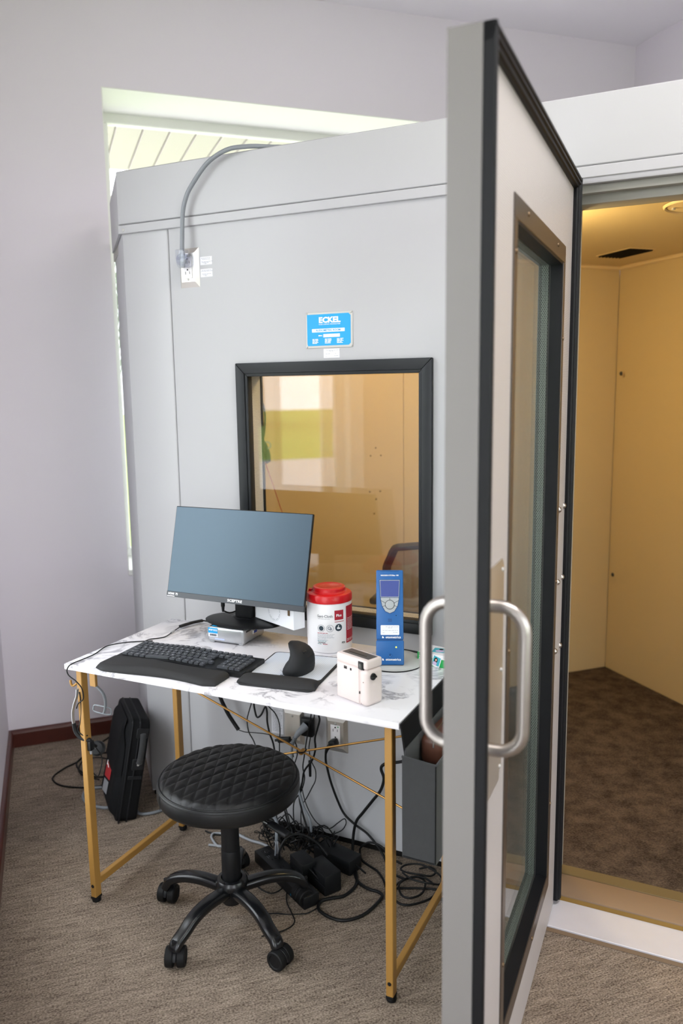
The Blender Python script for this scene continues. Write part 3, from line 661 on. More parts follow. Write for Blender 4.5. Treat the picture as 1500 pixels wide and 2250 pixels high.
# conduit cable and its clear plug
cb = thing('power_cable', 'thick grey cable arching from the booth top to a clear plug', 'cable')
MB().tube([(-.0375, -.036, 1.915), (-.036, -.034, 1.96), (-.0325, -.03, 2.039), (-.018, -.03, 2.085), (.006, -.03, 2.120), (.067, -.03, 2.178), (.135, -.028, 2.207), (.192, -.016, 2.2125), (.25, .02, 2.2135), (.33, .12, 2.2135), (.42, .3, 2.15)], .0068, 12, 6).build('cord', X['cable_g'], cb)
pm = MB(); pm.cyl((-.052, -.030, 1.895), (-.012, -.030, 1.895), .021, seg=20, bev=.002); pm.cyl((-.038, -.042, 1.90), (-.038, -.013, 1.90), .020, seg=20, bev=.003); pm.box((-.038, -.036, 1.915), (.034, .026, .03), .003)
pm.build('clear_plug', X['clear'], cb)
pk = MB(); pk.cyl((-.0385, -.034, 1.875), (-.0375, -.034, 1.925), .0085, seg=12); [pk.b2((-.045 + .010 * k, -.022, 1.890), (-.043 + .010 * k, -.0125, 1.902)) for k in range(2)]
pk.build('plug_core', X['cable_lg'], cb)

# ------------------------------------------------------------------ desk
DKX0, DKX1, DKY0, DKY1, DH = -.0855, .917, -.600, -.118, .74
dk = thing('desk', 'marble topped desk on thin gold metal legs below the window', 'desk', (0, 0, 0))
MB().b2((DKX0, DKY0, DH - .016), (DKX1, DKY1, DH), .0012, 2).build('tabletop', X['marble'], dk)
LX0, LX1, LY0, LY1 = -.060, .880, -.562, -.140
for x, y in ((LX0, LY0), (LX1, LY0), (LX0, LY1), (LX1, LY1)):
    lg = MB().b2((x - .0095, y - .0125, .012), (x + .0095, y + .0125, DH - .016), .0015, 1).build('leg', X['gold'], dk, 30)
    MB().cyl((x, y, 0), (x, y, .010), .013, seg=16, bev=.002).build('foot', X['rubber'], lg)
    MB().box((x, y, .014), (.021, .027, .008), .002).build('foot_cap', X['rubber'], lg)
    sb = MB().cyl((x, y - .0145 if y < -.3 else y + .0145, .052), (x, y, .052), .005, seg=12, bev=.001).build('bolt', X['black'], lg)
for x in (LX0, LX1):
    MB().b2((x - .008, LY0 + .0125, .048), (x + .008, LY1 - .0125, .070), .0015, 1).build('side_rail', X['gold'], dk, 30)
    MB().b2((x - .008, LY0 + .0125, DH - .040), (x + .008, LY1 - .0125, DH - .0165), .0015, 1).build('top_rail', X['gold'], dk, 30)
yb = LY1 + .004
MB().b2((LX0 + .0095, yb - .008, DH - .036), (LX1 - .0095, yb + .008, DH - .0165), .001, 1).build('back_rail', X['gold'], dk, 30)
jt = Vector((.41, yb, .372))
MB().cyl((LX0 + .008, yb - .004, .532), (LX1 - .006, yb - .004, .218), .0033, seg=10).build('brace_rod', X['gold_rod'], dk)
MB().cyl((LX0 + .008, yb + .004, .218), (LX1 - .006, yb + .004, .526), .0033, seg=10).build('brace_rod', X['gold_rod'], dk)
MB().cyl(jt - Vector((0, .010, 0)), jt + Vector((0, .010, 0)), .008, seg=16, bev=.001).build('brace_joint', X['gold_rod'], dk)
MB().tube([jt + Vector(p) for p in ((-.012, -.012, .004), (0, -.014, .002), (.014, -.010, .006), (.02, -.008, .016))], .0022, 6).build('tie', X['black'], dk)
MB().b2((-.088, -.505, .640), (-.066, -.495, DH - .0165), .001, 1).build('headset_bracket', X['gold'], dk, 30)
hk = MB(); hk.tube([(LX0 - .0095, -.572, .676), (LX0 - .020, -.576, .668), (LX0 - .026, -.578, .672), (LX0 - .028, -.578, .684)], .0035, 8, 4); hk.build('hook', X['gold'], dk)

# ------------------------------------------------------------------ monitor
MC = Vector((.264, -.240, 1.0015)); MW, MHt, MT = .4755, .279, R(-14.75)
mo = thing('monitor', 'thin bezel black computer monitor tilted back on a round stand', 'monitor', (0, 0, 0))
MM = Matrix.Translation(MC) @ Matrix.Rotation(R(.3), 4, 'Z') @ Matrix.Rotation(MT, 4, 'X')
bz = MB(); bz.b2((-MW/2, .0, -MHt/2), (MW/2, .010, MHt/2), .002, 2); bz.b2((-MW/2 + .045, .010, -MHt/2 + .012), (MW/2 - .045, .034, MHt/2 - .075), .010, 3)
bz.build('housing', X['black'], mo, m=MM)
MB().b2((-MW/2, -.0012, -MHt/2), (MW/2, .0025, -MHt/2 + .0165), .0006, 1).build('bottom_bezel', X['bezel'], mo, m=MM)
MB().b2((-MW/2 + .002, -.0006, -MHt/2 + .0165), (MW/2 - .002, .002, MHt/2 - .002), .0003, 1).build('screen', X['screen'], mo, 0, m=MM)
letters('SCEPTRE', .0105, MM @ face_m(.008, -MHt/2 + .0085, -.0016), X['white_print'], mo, .03, sx=1.25)
letters('HDMI', .0085, MM @ face_m(-MW/2 + .017, -MHt/2 + .0095, -.0016), X['white_print'], mo, .03, sx=1.1)
letters('75', .0095, MM @ face_m(-MW/2 + .037, -MHt/2 + .009, -.0016), X['white_print'], mo, .03)
MB().b2((-MW/2 + .002, -.0015, -MHt/2 + .0015), (-MW/2 + .030, -.0011, -MHt/2 + .0035)).build('print', X['white_print'], mo, 0, m=MM)
nk = MB(); nk.box((.249, -.182, .866), (.060, .028, .132), .005); nk.box((.255, -.200, .945), (.058, .050, .05), .005); nk.build('stand_neck', X['black'], mo)
bs = Vector((.252, -.198, .7905)); sq = Matrix.Diagonal((1.0, .62, 1, 1))
MB().lathe([(0, .0105), (.045, .0105), (.105, .0085), (.124, .0055), (.129, .003), (.1285, .0012), (.122, 0), (0, 0)], bs, 64, sq).build('stand_base', X['black'], mo)
MB().lathe([(0, .0125), (.044, .0125), (.049, .0095)], (.249, -.182, .7905), 32, sq).build('neck_collar', X['black'], mo)
pl = thing('cable_plug', 'short black cable plug hanging below the monitor edge', 'plug')
q = MB(); q.cyl((.204, -.236, .842), (.204, -.236, .868), .0062, seg=14, bev=.001); q.cyl((.204, -.236, .826), (.204, -.236, .842), .0035, .005, seg=12); q.build('plug_body', X['black'], pl)
MB().tube([(.204, -.236, .829), (.212, -.20, .815), (.24, -.14, .83), (.245, -.12, .84)], .0022, 6).build('cord', X['cable'], pl)
# white card box standing on the monitor base, its free corner overhanging
wb = thing('cardboard_box', 'white card box with round printed logo tucked behind the monitor', 'box', (.283, -.181, .8025), R(-23))
wbm = Matrix.Rotation(R(3), 4, 'Y')
MB().b2((0, 0, 0), (.190, .042, .085), .0012, 1).build('carton', X['card'], wb, 30)
lg2 = MB()
for k in range(40):
    for rr in (.030, .027):
        if rr == .027 and k % 4 == 3: continue
        a0, a1 = 2 * math.pi * k / 40, 2 * math.pi * (k + (1 if rr == .030 else .7)) / 40; w = .0005 if rr == .030 else .0016
        lg2.bm.faces.new([lg2.bm.verts.new((rr * math.cos(a), rr * math.sin(a), 0)) for a in (a0, a1)] + [lg2.bm.verts.new(((rr - w) * math.cos(a), (rr - w) * math.sin(a), 0)) for a in (a1, a0)])
lg2.build('printed_logo', X['grey_print'], wb, 0, m=fr((.098, -.0004, .040), (1, 0, 0), (0, 0, 1)))
MB().b2((.166, -.003, .040), (.174, .0, .078), .0005, 1).build('clip', X['bronze'], wb)

# ------------------------------------------------------------------ mini computer
pc = thing('mini_computer', 'small silver mini computer with blue sticker under the monitor stand', 'computer', (.1747, -.2793, DH), R(1.5))
PW, PD, PH = .1236, .128, .0500
MB().b2((0, 0, .0035), (PW, PD, PH - .0005), .0075, 4).build('case', X['alu_silver'], pc)
MB().b2((.004, .006, PH - .002), (PW - .004, PD - .006, PH), .001, 1).build('top_cover', X['black'], pc)
for x in (.012, PW - .012):
    for y in (.012, PD - .012): MB().b2((x - .008, y - .008, 0), (x + .008, y + .008, .006), .002, 1).build('foot', X['alu_silver'], pc)
MB().b2((.003, -.0005, .0185), (.036, .0, .0465)).build('sticker', X['paper'], pc, 0)
MB().b2((.003, -.0008, .030), (.036, -.0003, .0465)).build('sticker_band', X['cyan'], pc, 0)
letters('TOP DOG', .0078, face_m(.0215, .0395, -.0011), X['white_print'], pc, .03, sx=.8)
MB().lathe([(0, .0003), (.0022, .0003)], seg=12, m=face_m(.008, .040, -.001)).build('print', X['white_print'], pc, 0)
br = MB(); x = .009
while x < .031: w = rnd.choice((.0007, .0011, .0016)); br.b2((x, -.0009, .0215), (x + w, -.0005, .0275)); x += w + .0009
br.build('barcode', X['dark_print'], pc, 0)
MB().b2((.012, .004, PH - .0001), (.030, .016, PH + .0003)).build('top_sticker', X['cyan'], pc, 0)
MB().b2((.026, -.0006, .0125), (.058, .0002, .0145)).build('light_strip', X['led_b'], pc, 0)
MB().b2((PW - .0005, .055, .022), (PW + .003, .080, .035), .001, 1).build('video_port', X['plate_steel'], pc)
MB().b2((PW + .002, .058, .0245), (PW + .004, .077, .0325), .001, 1).build('port_insert', mat('port_blue', '28408c', .5), pc)
for k in range(5): MB().b2((PW - .0003, .018 + .006 * k, .037), (PW + .0006, .0215 + .006 * k, .0425)).build('side_slot', X['kick'], pc, 0)

# ------------------------------------------------------------------ wave keyboard (local frame: x along, y back, rising towards the back)
kb = thing('keyboard', 'black wave shaped keyboard with padded wrist rest on marble desk', 'keyboard', (.2355, -.4590, DH), R(2.0))
KW = .408
def kz(x, y):                                           # top surface of the key deck
    t = x / (KW / 2); return .0155 + .030 * (y + .06) * 1.0 / 1.0 * .5 + .0065 * math.exp(-((t + .12) / .36) ** 2)
def karc(x): t = (x + .02) / (KW / 2); return .011 * math.exp(-(t / .45) ** 2)
def kpt(x, y, dz=0.0): return Vector((x, y - karc(x) * .6 + .004, kz(x, y) + dz))
NB = 48
kd = MB()
def deck(u, v):
    x = -KW/2 + KW * u; y = -.056 + .118 * v; return kpt(x, y)
kd.grid(deck, NB, 6)
def side(y, dz0):
    def f(u, v): p = deck(u, y); return Vector((p.x, p.y, .003 + (p.z - .003) * v))
    return f
kd.grid(side(0, 0), NB, 1); kd.grid(side(1, 0), NB, 1)
for uu in (0.0, 1.0): kd.grid(lambda u, v: (lambda p: Vector((p.x, p.y, .003 + (p.z - .003) * v)))(deck(uu, u)), 6, 1)
kd.grid(lambda u, v: (lambda p: Vector((p.x, p.y, .003)))(deck(u, v)), NB, 2)
bmesh.ops.remove_doubles(kd.bm, verts=kd.bm.verts, dist=1e-5); bmesh.ops.recalc_face_normals(kd.bm, faces=kd.bm.faces)
kd.build('key_deck', X['black'], kb, 40)
pr_ = MB()                                              # wrist rest: soft pillow with a waved front edge
def rest(u, v):
    x = (-KW/2 - .012) + (KW - .026) * u; fr0 = -.134 - .012 * math.cos(u * 6.0 - .3) + .016 * max(0, abs(u - .5) * 2 - .82) / .18 * .9
    y = -.060 - karc(x) * .6 + .004 + (fr0 + .060) * v
    e = min(1, min(u, 1 - u) / .035); s = math.sin(max(0.0, min(1, (1 - v) / .22)) * math.pi / 2); h = (.0165 + .0055 * math.exp(-((u - .44) / .22) ** 2)) * (.35 + .65 * s) * (.55 + .45 * math.sin(e * math.pi / 2))
    return Vector((x, y, max(.002, h)))
pr_.grid(rest, 60, 16); pr_.grid(lambda u, v: (lambda p: Vector((p.x, p.y, .001 + (p.z - .001) * v)))(rest(u, 1.0)), 60, 2)
for uu in (0.0, 1.0): pr_.grid(lambda u, v: (lambda p: Vector((p.x, p.y, .001 + (p.z - .001) * v)))(rest(uu, u)), 16, 1)
pr_.grid(lambda u, v: (lambda p: Vector((p.x, p.y, .001 + (p.z - .001) * v)))(rest(u, 0.0)), 60, 1)
bmesh.ops.remove_doubles(pr_.bm, verts=pr_.bm.verts, dist=1e-5); bmesh.ops.recalc_face_normals(pr_.bm, faces=pr_.bm.faces)
pr_.build('wrist_rest', X['palm'], kb, 60)
pitch = .0183; rowp = .0178; x_0 = -KW/2 + .0085
rows = [  # (row index from the back, [(label, width in keys)])
 [(t, 1.0) for t in ('Esc', 'F1', 'F2', 'F3', 'F4', 'F5', 'F6', 'F7', 'F8', 'F9', 'F10', 'F11', 'F12')] + [('Ins', 1.0), ('Del', 1.0)],
 [(t, 1.0) for t in '`1234567890-='] + [('Back', 2.0)],
 [('Tab', 1.5)] + [(t, 1.0) for t in 'QWERTYUIOP[]'] + [('\\', 1.5)],
 [('Caps', 1.75)] + [(t, 1.0) for t in 'ASDFGHJKL;\''] + [('Enter', 2.25)],
 [('Shift', 2.25)] + [(t, 1.0) for t in 'ZXCVBNM,./'] + [('Shift', 2.75)],
 [('Ctrl', 1.1), ('Opt', 1.1), ('Cmd', 1.1), ('Alt', 1.1), ('', 4.6), ('Alt', 1.1), ('Fn', 1.1), ('Ctrl', 1.1), ('<', .9), ('v', .9), ('>', .9)],
]
num = {0: ['Calc', 'Mute', 'Vol'], 1: ['/', '*', '-', '+'], 2: ['7', '8', '9', '-'], 3: ['4', '5', '6', '+'], 4: ['1', '2', '3', '.'], 5: ['0', ',', '=']}
nav = {0: ['Home', 'End'], 1: ['PgUp', 'PgDn'], 4: ['^']}
key_cache = {}; leg_parts = MB()
def key(x, y, w, txt):
    k = round(w, 2)
    if k not in key_cache:
        mb = MB(); W_ = w * pitch - .0026; D_ = rowp - .0026
        for zt, ins in ((0, 0.0),):
            pass
        b = bmesh.new(); bmesh.ops.create_cube(b, size=1); bmesh.ops.scale(b, vec=(W_, D_, .0048), verts=b.verts)
        bmesh.ops.bevel(b, geom=[e for e in b.edges if abs(e.verts[0].co.z - e.verts[1].co.z) > .001], offset=.0028, segments=2, affect='EDGES', profile=.5)
        for v in b.verts:
            if v.co.z > 0: v.co.x *= .95 if w < 3 else .985; v.co.y *= .93
        mb._merge(b); me = bpy.data.meshes.new('key'); mb.bm.to_mesh(me); mb.bm.free(); me.materials.append(X['key']); key_cache[k] = me
    p = kpt(x, y); sl = (kpt(x + .004, y).z - kpt(x - .004, y).z) / .008; yaw = ((kpt(x + .004, y).y - kpt(x - .004, y).y) / .008)
    m = Matrix.Translation(p + Vector((0, 0, .0030))) @ Euler((.015, -sl, yaw)).to_matrix().to_4x4()
    o = bpy.data.objects.new('key', key_cache[k]); COL.objects.link(o); o.parent = kb; o.matrix_local = m
    if txt:
        sz = .0062 if len(txt) == 1 else .0038
        legs.append((txt, sz, m @ Matrix.Translation((-.001 if len(txt) > 1 else 0, .001, .00255))))
legs = []
for ri, row in enumerate(rows):
    y = .050 - rowp * ri; x = x_0
    for txt, w in row:
        dy = 0.0
        key(x + w * pitch / 2, y + (.0035 if ri == 0 else 0), w, txt); x += w * pitch
    for k2, t in enumerate(nav.get(ri, [])):
        if ri < 4: key(x_0 + (15.45 + k2) * pitch + .0005, y + (.0035 if ri == 0 else 0), 1.0, t)
    for k2, t in enumerate(num[ri]):
        wn = 1.0; xx = x_0 + (17.55 + k2) * pitch
        if ri == 5: wn = 2.0 if k2 == 0 else 1.0; xx = x_0 + (17.55 + (.5 if k2 == 0 else k2 + 1)) * pitch
        if xx + pitch / 2 < KW / 2 + .004: key(xx, y + (.0035 if ri == 0 else 0), wn, t)
key(x_0 + 15.3 * pitch, .050 - rowp * 3.85, .9, '^')
lm = MB()
dgc = {}
for txt, sz, m in legs:
    if (txt, sz) not in dgc:
        t = letters(txt, sz, Matrix(), X['legend'], None, .02); dgc[(txt, sz)] = t.data.copy(); bpy.data.objects.remove(t)
    me = dgc[(txt, sz)].copy(); me.transform(m); lm.bm.from_mesh(me); bpy.data.meshes.remove(me)
lm.build('key_lettering', X['legend'], kb, 0, kind='stuff')

# ------------------------------------------------------------------ mouse pad with wrist rest, vertical mouse
mp = thing('mouse_pad', 'black mouse pad with a pale patterned surface and padded wrist rest', 'mouse pad', (.5335, -.4020, DH), R(7.0))
def rr_poly(w, h, r, n=6, skew=0.0):
    P = []
    for cx, cy, a0 in ((w/2 - r, h/2 - r, 0), (-w/2 + r, h/2 - r, 90), (-w/2 + r, -h/2 + r, 180), (w/2 - r, -h/2 + r, 270)):
        for k in range(n + 1): a = R(a0 + 90 * k / n); P.append((cx + r * math.cos(a) , cy + r * math.sin(a)))
    return P
MB().prism(rr_poly(.208, .262, .016), 0, .0045, .001, 1).build('pad_base', X['palm'], mp)
padm = mat('pad_surface', 'c3cbd6', .45); N_, L_, p_ = nodes_of(padm); tc = N_.new('ShaderNodeTexCoord'); ck = N_.new('ShaderNodeTexVoronoi'); ck.inputs['Scale'].default_value = 180; ck.inputs['Randomness'].default_value = 0
L_.new(tc.outputs['Object'], ck.inputs['Vector']); crn = N_.new('ShaderNodeValToRGB'); crn.color_ramp.elements[0].color = lin('b4bdcb'); crn.color_ramp.elements[1].color = lin('d3d9e2'); crn.color_ramp.elements[1].position = .6
L_.new(ck.outputs['Distance'], crn.inputs[0]); L_.new(crn.outputs[0], p_.inputs['Base Color'])
MB().prism([(x, y) for x, y in rr_poly(.196, .180, .012)], .0045, .0055, .0003, 1, Matrix.Translation((0, .034, 0))).build('pad_surface', padm, mp)
wr = MB()
def wrest(u, v):
    s = 2 * u - 1; x = .108 * s * (1 - .06 * (1 - v)) ; n = math.sin(v * math.pi); e = (1 - abs(s) ** 6) ** .5 if abs(s) < 1 else 0
    y = -.062 - .068 * v + (.012 * (abs(s) ** 3) * v); return Vector((x, y, .004 + .017 * n ** .6 * (.35 + .65 * e)))
wr.grid(wrest, 40, 14); wr.grid(lambda u, v: Vector((wrest(u, 0).x, wrest(u, v).y, .0005)), 40, 2)
for uu in (0., 1.): wr.grid(lambda u, v: (lambda p: Vector((p.x, p.y, .0005 + (p.z - .0005) * v)))(wrest(uu, u)), 14, 1)
wr.grid(lambda u, v: (lambda p: Vector((p.x, p.y, .0005 + (p.z - .0005) * v)))(wrest(u, 1.)), 40, 1)
bmesh.ops.remove_doubles(wr.bm, verts=wr.bm.verts, dist=1e-5); bmesh.ops.recalc_face_normals(wr.bm, faces=wr.bm.faces); wr.build('wrist_rest', X['palm'], mp, 60)
letters('3M', .008, fr((-.012, -.048, .0059), (1, 0, 0), (0, 1, 0)), X['dark_print'], mp, .03)
ms = thing('vertical_mouse', 'black upright ergonomic mouse with hooked top on the pad', 'mouse', (.553, -.404, DH + .0057), R(-4))
mb = MB()                                               # cross sections stacked upwards, leaning left at the crest then hooking over
secs = [(.000, -.034, .034, .000, .050), (.006, -.0345, .0355, .000, .052), (.014, -.0315, .0365, .000, .052), (.026, -.025, .0362, .001, .050), (.038, -.0155, .0335, .003, .047),
        (.050, -.0130, .0290, .004, .042), (.060, -.0165, .0225, .005, .036), (.068, -.0240, .0130, .006, .029), (.0740, -.0295, .0005, .006, .019), (.0765, -.0285, -.0150, .006, .008)]
def msec(u, v):                                         # height, left and right extent, centre and half length along y
    f = v * (len(secs) - 1); i = min(int(f), len(secs) - 2); t = f - i; t = t; a = [secs[i][k] * (1 - t) + secs[i+1][k] * t for k in range(5)]
    th_ = 2 * math.pi * u; c, s_ = math.cos(th_), math.sin(th_); pw = .82
    return Vector(((a[1] + a[2]) / 2 + (a[2] - a[1]) / 2 * math.copysign(abs(c) ** pw, c), a[3] + a[4] * math.copysign(abs(s_) ** pw, s_), a[0]))
mb.grid(msec, 36, 36, True); vs = [v for v in mb.bm.verts if v.co.z < 1e-6]; mb.bm.faces.new(sorted(vs, key=lambda v: math.atan2(v.co.y, v.co.x)))
vs = [v for v in mb.bm.verts if v.co.z > .0764]; mb.bm.faces.new(sorted(vs, key=lambda v: math.atan2(v.co.y - .006, v.co.x + .0218)))
bmesh.ops.recalc_face_normals(mb.bm, faces=mb.bm.faces); mb.build('shell', X['black_soft'], ms, 60)
MB().box((.0235, -.006, .0570), (.006, .014, .009), .002, rot=Euler((0, .7, 0)).to_matrix()).build('scroll_wheel', X['black'], ms)
MB().box((.0310, .012, .044), (.003, .030, .0007), rot=Euler((0, .45, 0)).to_matrix()).build('button_seam', X['stitch'], ms)
letters('Anker', .0066, fr((-.0226, -.0482, .0125), (.8, -.6, 0), (.15, .12, .98)), X['grey_print'], ms, .01)

# ------------------------------------------------------------------ wipes canister
CR = .0650; CZ = DH
cn = thing('wipes_canister', 'white wipes canister with a red lid and printed label', 'canister', (.5335, -.1760, CZ))
MB().lathe([(0, .001), (CR - .004, .0), (CR - .001, .003), (CR, .008), (CR, .030), (CR + .0008, .034), (CR + .0008, .118), (CR, .122), (CR, .138), (CR - .001, .146), (CR - .0015, .150), (0, .150)], seg=64).build('body', X['white'], cn, 30)
MB().lathe([(CR - .002, .1455), (CR + .0012, .1455), (CR + .0018, .149), (CR + .0012, .163), (CR - .0015, .1675), (CR - .006, .1695), (.052, .1705), (.048, .1745), (.0475, .182), (.045, .1845), (.038, .1855), (.036, .1845), (0, .1845)], seg=64).build('lid', X['red'], cn, 30)
MB().b2((-.060, -.007, .1675), (-.036, .007, .176), .003, 2).build('lid_tab', X['red'], cn).rotation_euler = (0, 0, .3)
CA = math.atan2(-2.196 + .176, 1.548 - .5335)           # bearing of the label centre
CBR = CR + .0012
def cm(ang, z):                                         # frame tangent to the cylinder at a bearing
    n = Vector((math.cos(CA + ang), math.sin(CA + ang), 0)); x = Vector((0, 0, 1)).cross(n); p = n * CBR; return fr((p.x, p.y, z), x, (0, 0, 1))
def patch(name, a0, a1, z0, z1, m, n=12, dr=.0):
    g_ = MB(); g_.grid(lambda u, v: Vector(((CBR + dr) * math.cos(CA + a0 + (a1 - a0) * u), (CBR + dr) * math.sin(CA + a0 + (a1 - a0) * u), z0 + (z1 - z0) * v)), n, 1); return g_.build(name, m, cn, 60)
patch('label_panel', .22, .64, .099, .127, X['red_print'], 6)
patch('label_strip', .80, 1.55, .026, .135, X['red_print'], 16)
patch('label_line', .22, .66, .0930, .0948, X['red_print'], 6)
letters('Sani-Cloth', .0108, cm(-.20, .1105), X['dark_print'], cn, .005, bend=CBR + .0003)
letters('Plus', .0105, cm(.42, .112), X['white_print'], cn, .03, bend=CBR + .0006)
letters('3', .0110, cm(-.37, .0755), X['white_print'], cn, .05, bend=CBR + .0007)
letters('CAUTION', .0050, cm(-.36, .0330), X['dark_print'], cn, .03, bend=CBR + .0003)
letters('PDI', .0078, cm(.63, .0300), X['dark_print'], cn, .02, bend=CBR + .0003)
letters('DO NOT FLUSH', .0110, cm(1.22, .034), X['white_print'], cn, .01, sx=.62, bend=CBR + .0004)
def disc_patch(name, a, z, r, m, ring=None, dr=.0002):
    g_ = MB(); r0 = 0.0 if ring is None else ring
    g_.grid(lambda u, v: (lambda rr, t: Vector(((CBR + dr) * math.cos(CA + a + rr * math.cos(t) / CBR), (CBR + dr) * math.sin(CA + a + rr * math.cos(t) / CBR), z + rr * math.sin(t))))(r0 + (r - r0) * v, u * 2 * math.pi), 28, 1, True)
    bmesh.ops.remove_doubles(g_.bm, verts=g_.bm.verts, dist=1e-7); return g_.build(name, m, cn, 60)
disc_patch('icon_ring', -.37, .0755, .0104, X['dark_print'], .0096); disc_patch('icon', -.37, .0755, .0070, X['dark_print'])
disc_patch('icon_ring', 0.015, .0755, .0104, X['dark_print'], .0096); disc_patch('icon', -.01, .0765, .0052, X['grey_print'], .0028); disc_patch('icon', .045, .0735, .0038, X['grey_print'])
disc_patch('icon', .40, .0765, .0106, X['dark_print'])
disc_patch('icon_print', .39, .0815, .0018, X['white_print'], None, .0006); disc_patch('icon_print', .37, .0755, .0034, X['white_print'], None, .0006); disc_patch('icon_print', .44, .0745, .0024, X['white_print'], None, .0006)
def cyl_dashes(name, rows, m, h):
    g_ = MB()
    for a, z, ls in rows:
        for L in ls:
            n_ = 3; g_.grid(lambda u, v: Vector(((CBR + .0004) * math.cos(CA + a + L / CBR * u), (CBR + .0004) * math.sin(CA + a + L / CBR * u), z + h * v)), n_, 1); a += (L + .0012) / CBR
    return g_.build(name, m, cn, 0)
cyl_dashes('fine_print', [(-.55, .0605, [.007, .006, .008, .006])], X['red_print'], .0016)
cyl_dashes('fine_print', [(-.55, .0570 - .0032 * k, [rnd.uniform(.003, .008) for _ in range(7 if k < 4 else 4)]) for k in range(6)], X['grey_print'], .0008)
cyl_dashes('fine_print', [(-.55, .0375, [.006, .005, .007, .005]), (-.55, .0285, [.005, .006])], mat('teal_text', '2c7f86', .6), .0013)
cyl_dashes('fine_print', [(-.30, .0285, [.005, .007])], X['red_print'], .0016)
cyl_dashes('fine_print', [(.86, .098 - .0042 * k, [rnd.uniform(.004, .010) for _ in range(4)]) for k in range(9)], X['white_print'], .0013)
cyl_dashes('fine_print', [(-.52, .1030, [.008, .009, .007, .008])], X['grey_print'], .0009)

# ------------------------------------------------------------------ blue ear tester on its cradle
ct = thing('charging_cradle', 'round light grey cradle disc under the blue handheld tester', 'charging cradle', (.757, -.228, DH))
MB().lathe([(0, 0), (.080, 0), (.081, .003), (.079, .0035)], seg=56).build('rubber_foot', X['rubber'], ct)
MB().lathe([(.0, .0165), (.050, .0155), (.074, .0125), (.0805, .009), (.0805, .0034), (0, .0034)], seg=56).build('base', X['grey_base'], ct)
dv = thing('handheld_tester', 'tall blue handheld ear tester with small screen and grey keys', 'medical device', (.7713, -.2929, .7560), R(22.36))
DW_, DH_ = .0730, .2545
DM = Matrix.Rotation(R(-17.65), 4, 'X')
def dslab(name, x0, x1, z0, z1, y0, y1, m, r=.003): return MB().b2((x0, y0, z0), (x1, y1, z1), r, 3).build(name, m, dv, 40, m=DM)
dslab('body', -DW_/2, DW_/2, .0665, DH_, 0, .034, X['blue'], .0035)
dslab('dock_cover', -DW_/2 - .0008, DW_/2 + .0008, .0, .0650, -.001, .036, X['blue'], .0035)
dslab('dock_groove', -DW_/2 + .001, DW_/2 - .001, .0640, .0675, .0012, .030, X['blue_d'], .0005)
dslab('top_slot', -.025, .025, DH_ - .0038, DH_ - .0022, -.0004, .004, X['blue_d'], .0002)
def dface(poly, z, name, m, t=.0006, r=0.0): return MB().prism(poly, 0, t, r, 1, DM @ fr((0, -.0001, 0), (1, 0, 0), (0, 0, 1)) @ Matrix.Translation((0, 0, z))).build(name, m, dv, 30)
# shield shaped inset: bezel, screen and keys
sh = [(-.0285, .2285), (.0285, .2285), (.029, .226), (.0262, .176), (.022, .157), (.0125, .141), (.0, .1355), (-.0125, .141), (-.022, .157), (-.0262, .176), (-.029, .226)][::-1]
dface(sh, .0, 'inset', X['blue_d'], .0006)
dface([(-.0272, .2270), (.0272, .2270), (.0246, .1805), (-.0246, .1805)][::-1], .0003, 'screen_bezel', X['grey_btn'], .0006)
dface([(-.0258, .2255), (.0258, .2255), (.0236, .1820), (-.0236, .1820)][::-1], .0006, 'screen', X['lcd'], .0006)
kz_ = [(-.0245, .1790), (.0245, .1790), (.0240, .174), (.0205, .1575), (.0118, .1430), (.0, .1378), (-.0118, .1430), (-.0205, .1575), (-.0240, .174)][::-1]
dface(kz_, .0004, 'key_pad', X['grey_btn'], .0010)
for a, b in (((-.0245, .172), (-.012, .165)), ((.0245, .172), (.012, .165)), ((0, .179), (0, .172)), ((-.0195, .1555), (-.0115, .158)), ((.0195, .1555), (.0115, .158))):
    a, b = Vector(a), Vector(b); d_ = (b - a).normalized(); n_ = Vector((-d_.y, d_.x)) * .0005; dface([tuple(p) for p in (a - n_, b - n_, b + n_, a + n_)], .0012, 'key_gap', X['black'], .0005)
MB().lathe([(0, .0022), (.009, .0024), (.0112, .0018), (.0118, 0)], seg=32, m=DM @ fr((0, -.0012, .1605), (1, 0, 0), (0, 0, 1))).build('round_key', X['grey_btn'], dv)
MB().lathe([(.0118, .0014), (.0128, .0014)], seg=32, m=DM @ fr((0, -.0006, .1605), (1, 0, 0), (0, 0, 1))).build('key_gap', X['black'], dv)
for x in (-.0035, 0, .0035):
    for z in (.1150, .1180, .1210): dface([(x - .0013, z), (x + .0013, z), (x + .0013, z + .0017), (x - .0013, z + .0017)][::-1], .0, 'speaker_slot', X['blue_d'], .0005)
MB().cyl((.017, 0, .1315), (.017, -.0008, .1315), .0013, seg=10).build('pinhole', X['black'], dv, m=DM)
dface([(x, z + .0925) for x, z in rr_poly(.050, .026, .002, 3)][::-1], .0, 'paper_label', X['paper'], .0006)
dashes('fine_print', [drow(-.012, .009, 5), drow(-.005, .006, 2), drow(-.020, -.001, 6), drow(-.020, -.007, 1), drow(.009, -.006, 2)], X['grey_print'], dv, DM @ fr((0, -.0011, .0925), (1, 0, 0), (0, 0, 1)), .0007)
tf = lambda x, z: DM @ fr((x, -.0016, z), (1, 0, 0), (0, 0, 1))
letters('MADSEN OTOflex 100', .0050, tf(0, .2395), X['white_print'], dv, .03)
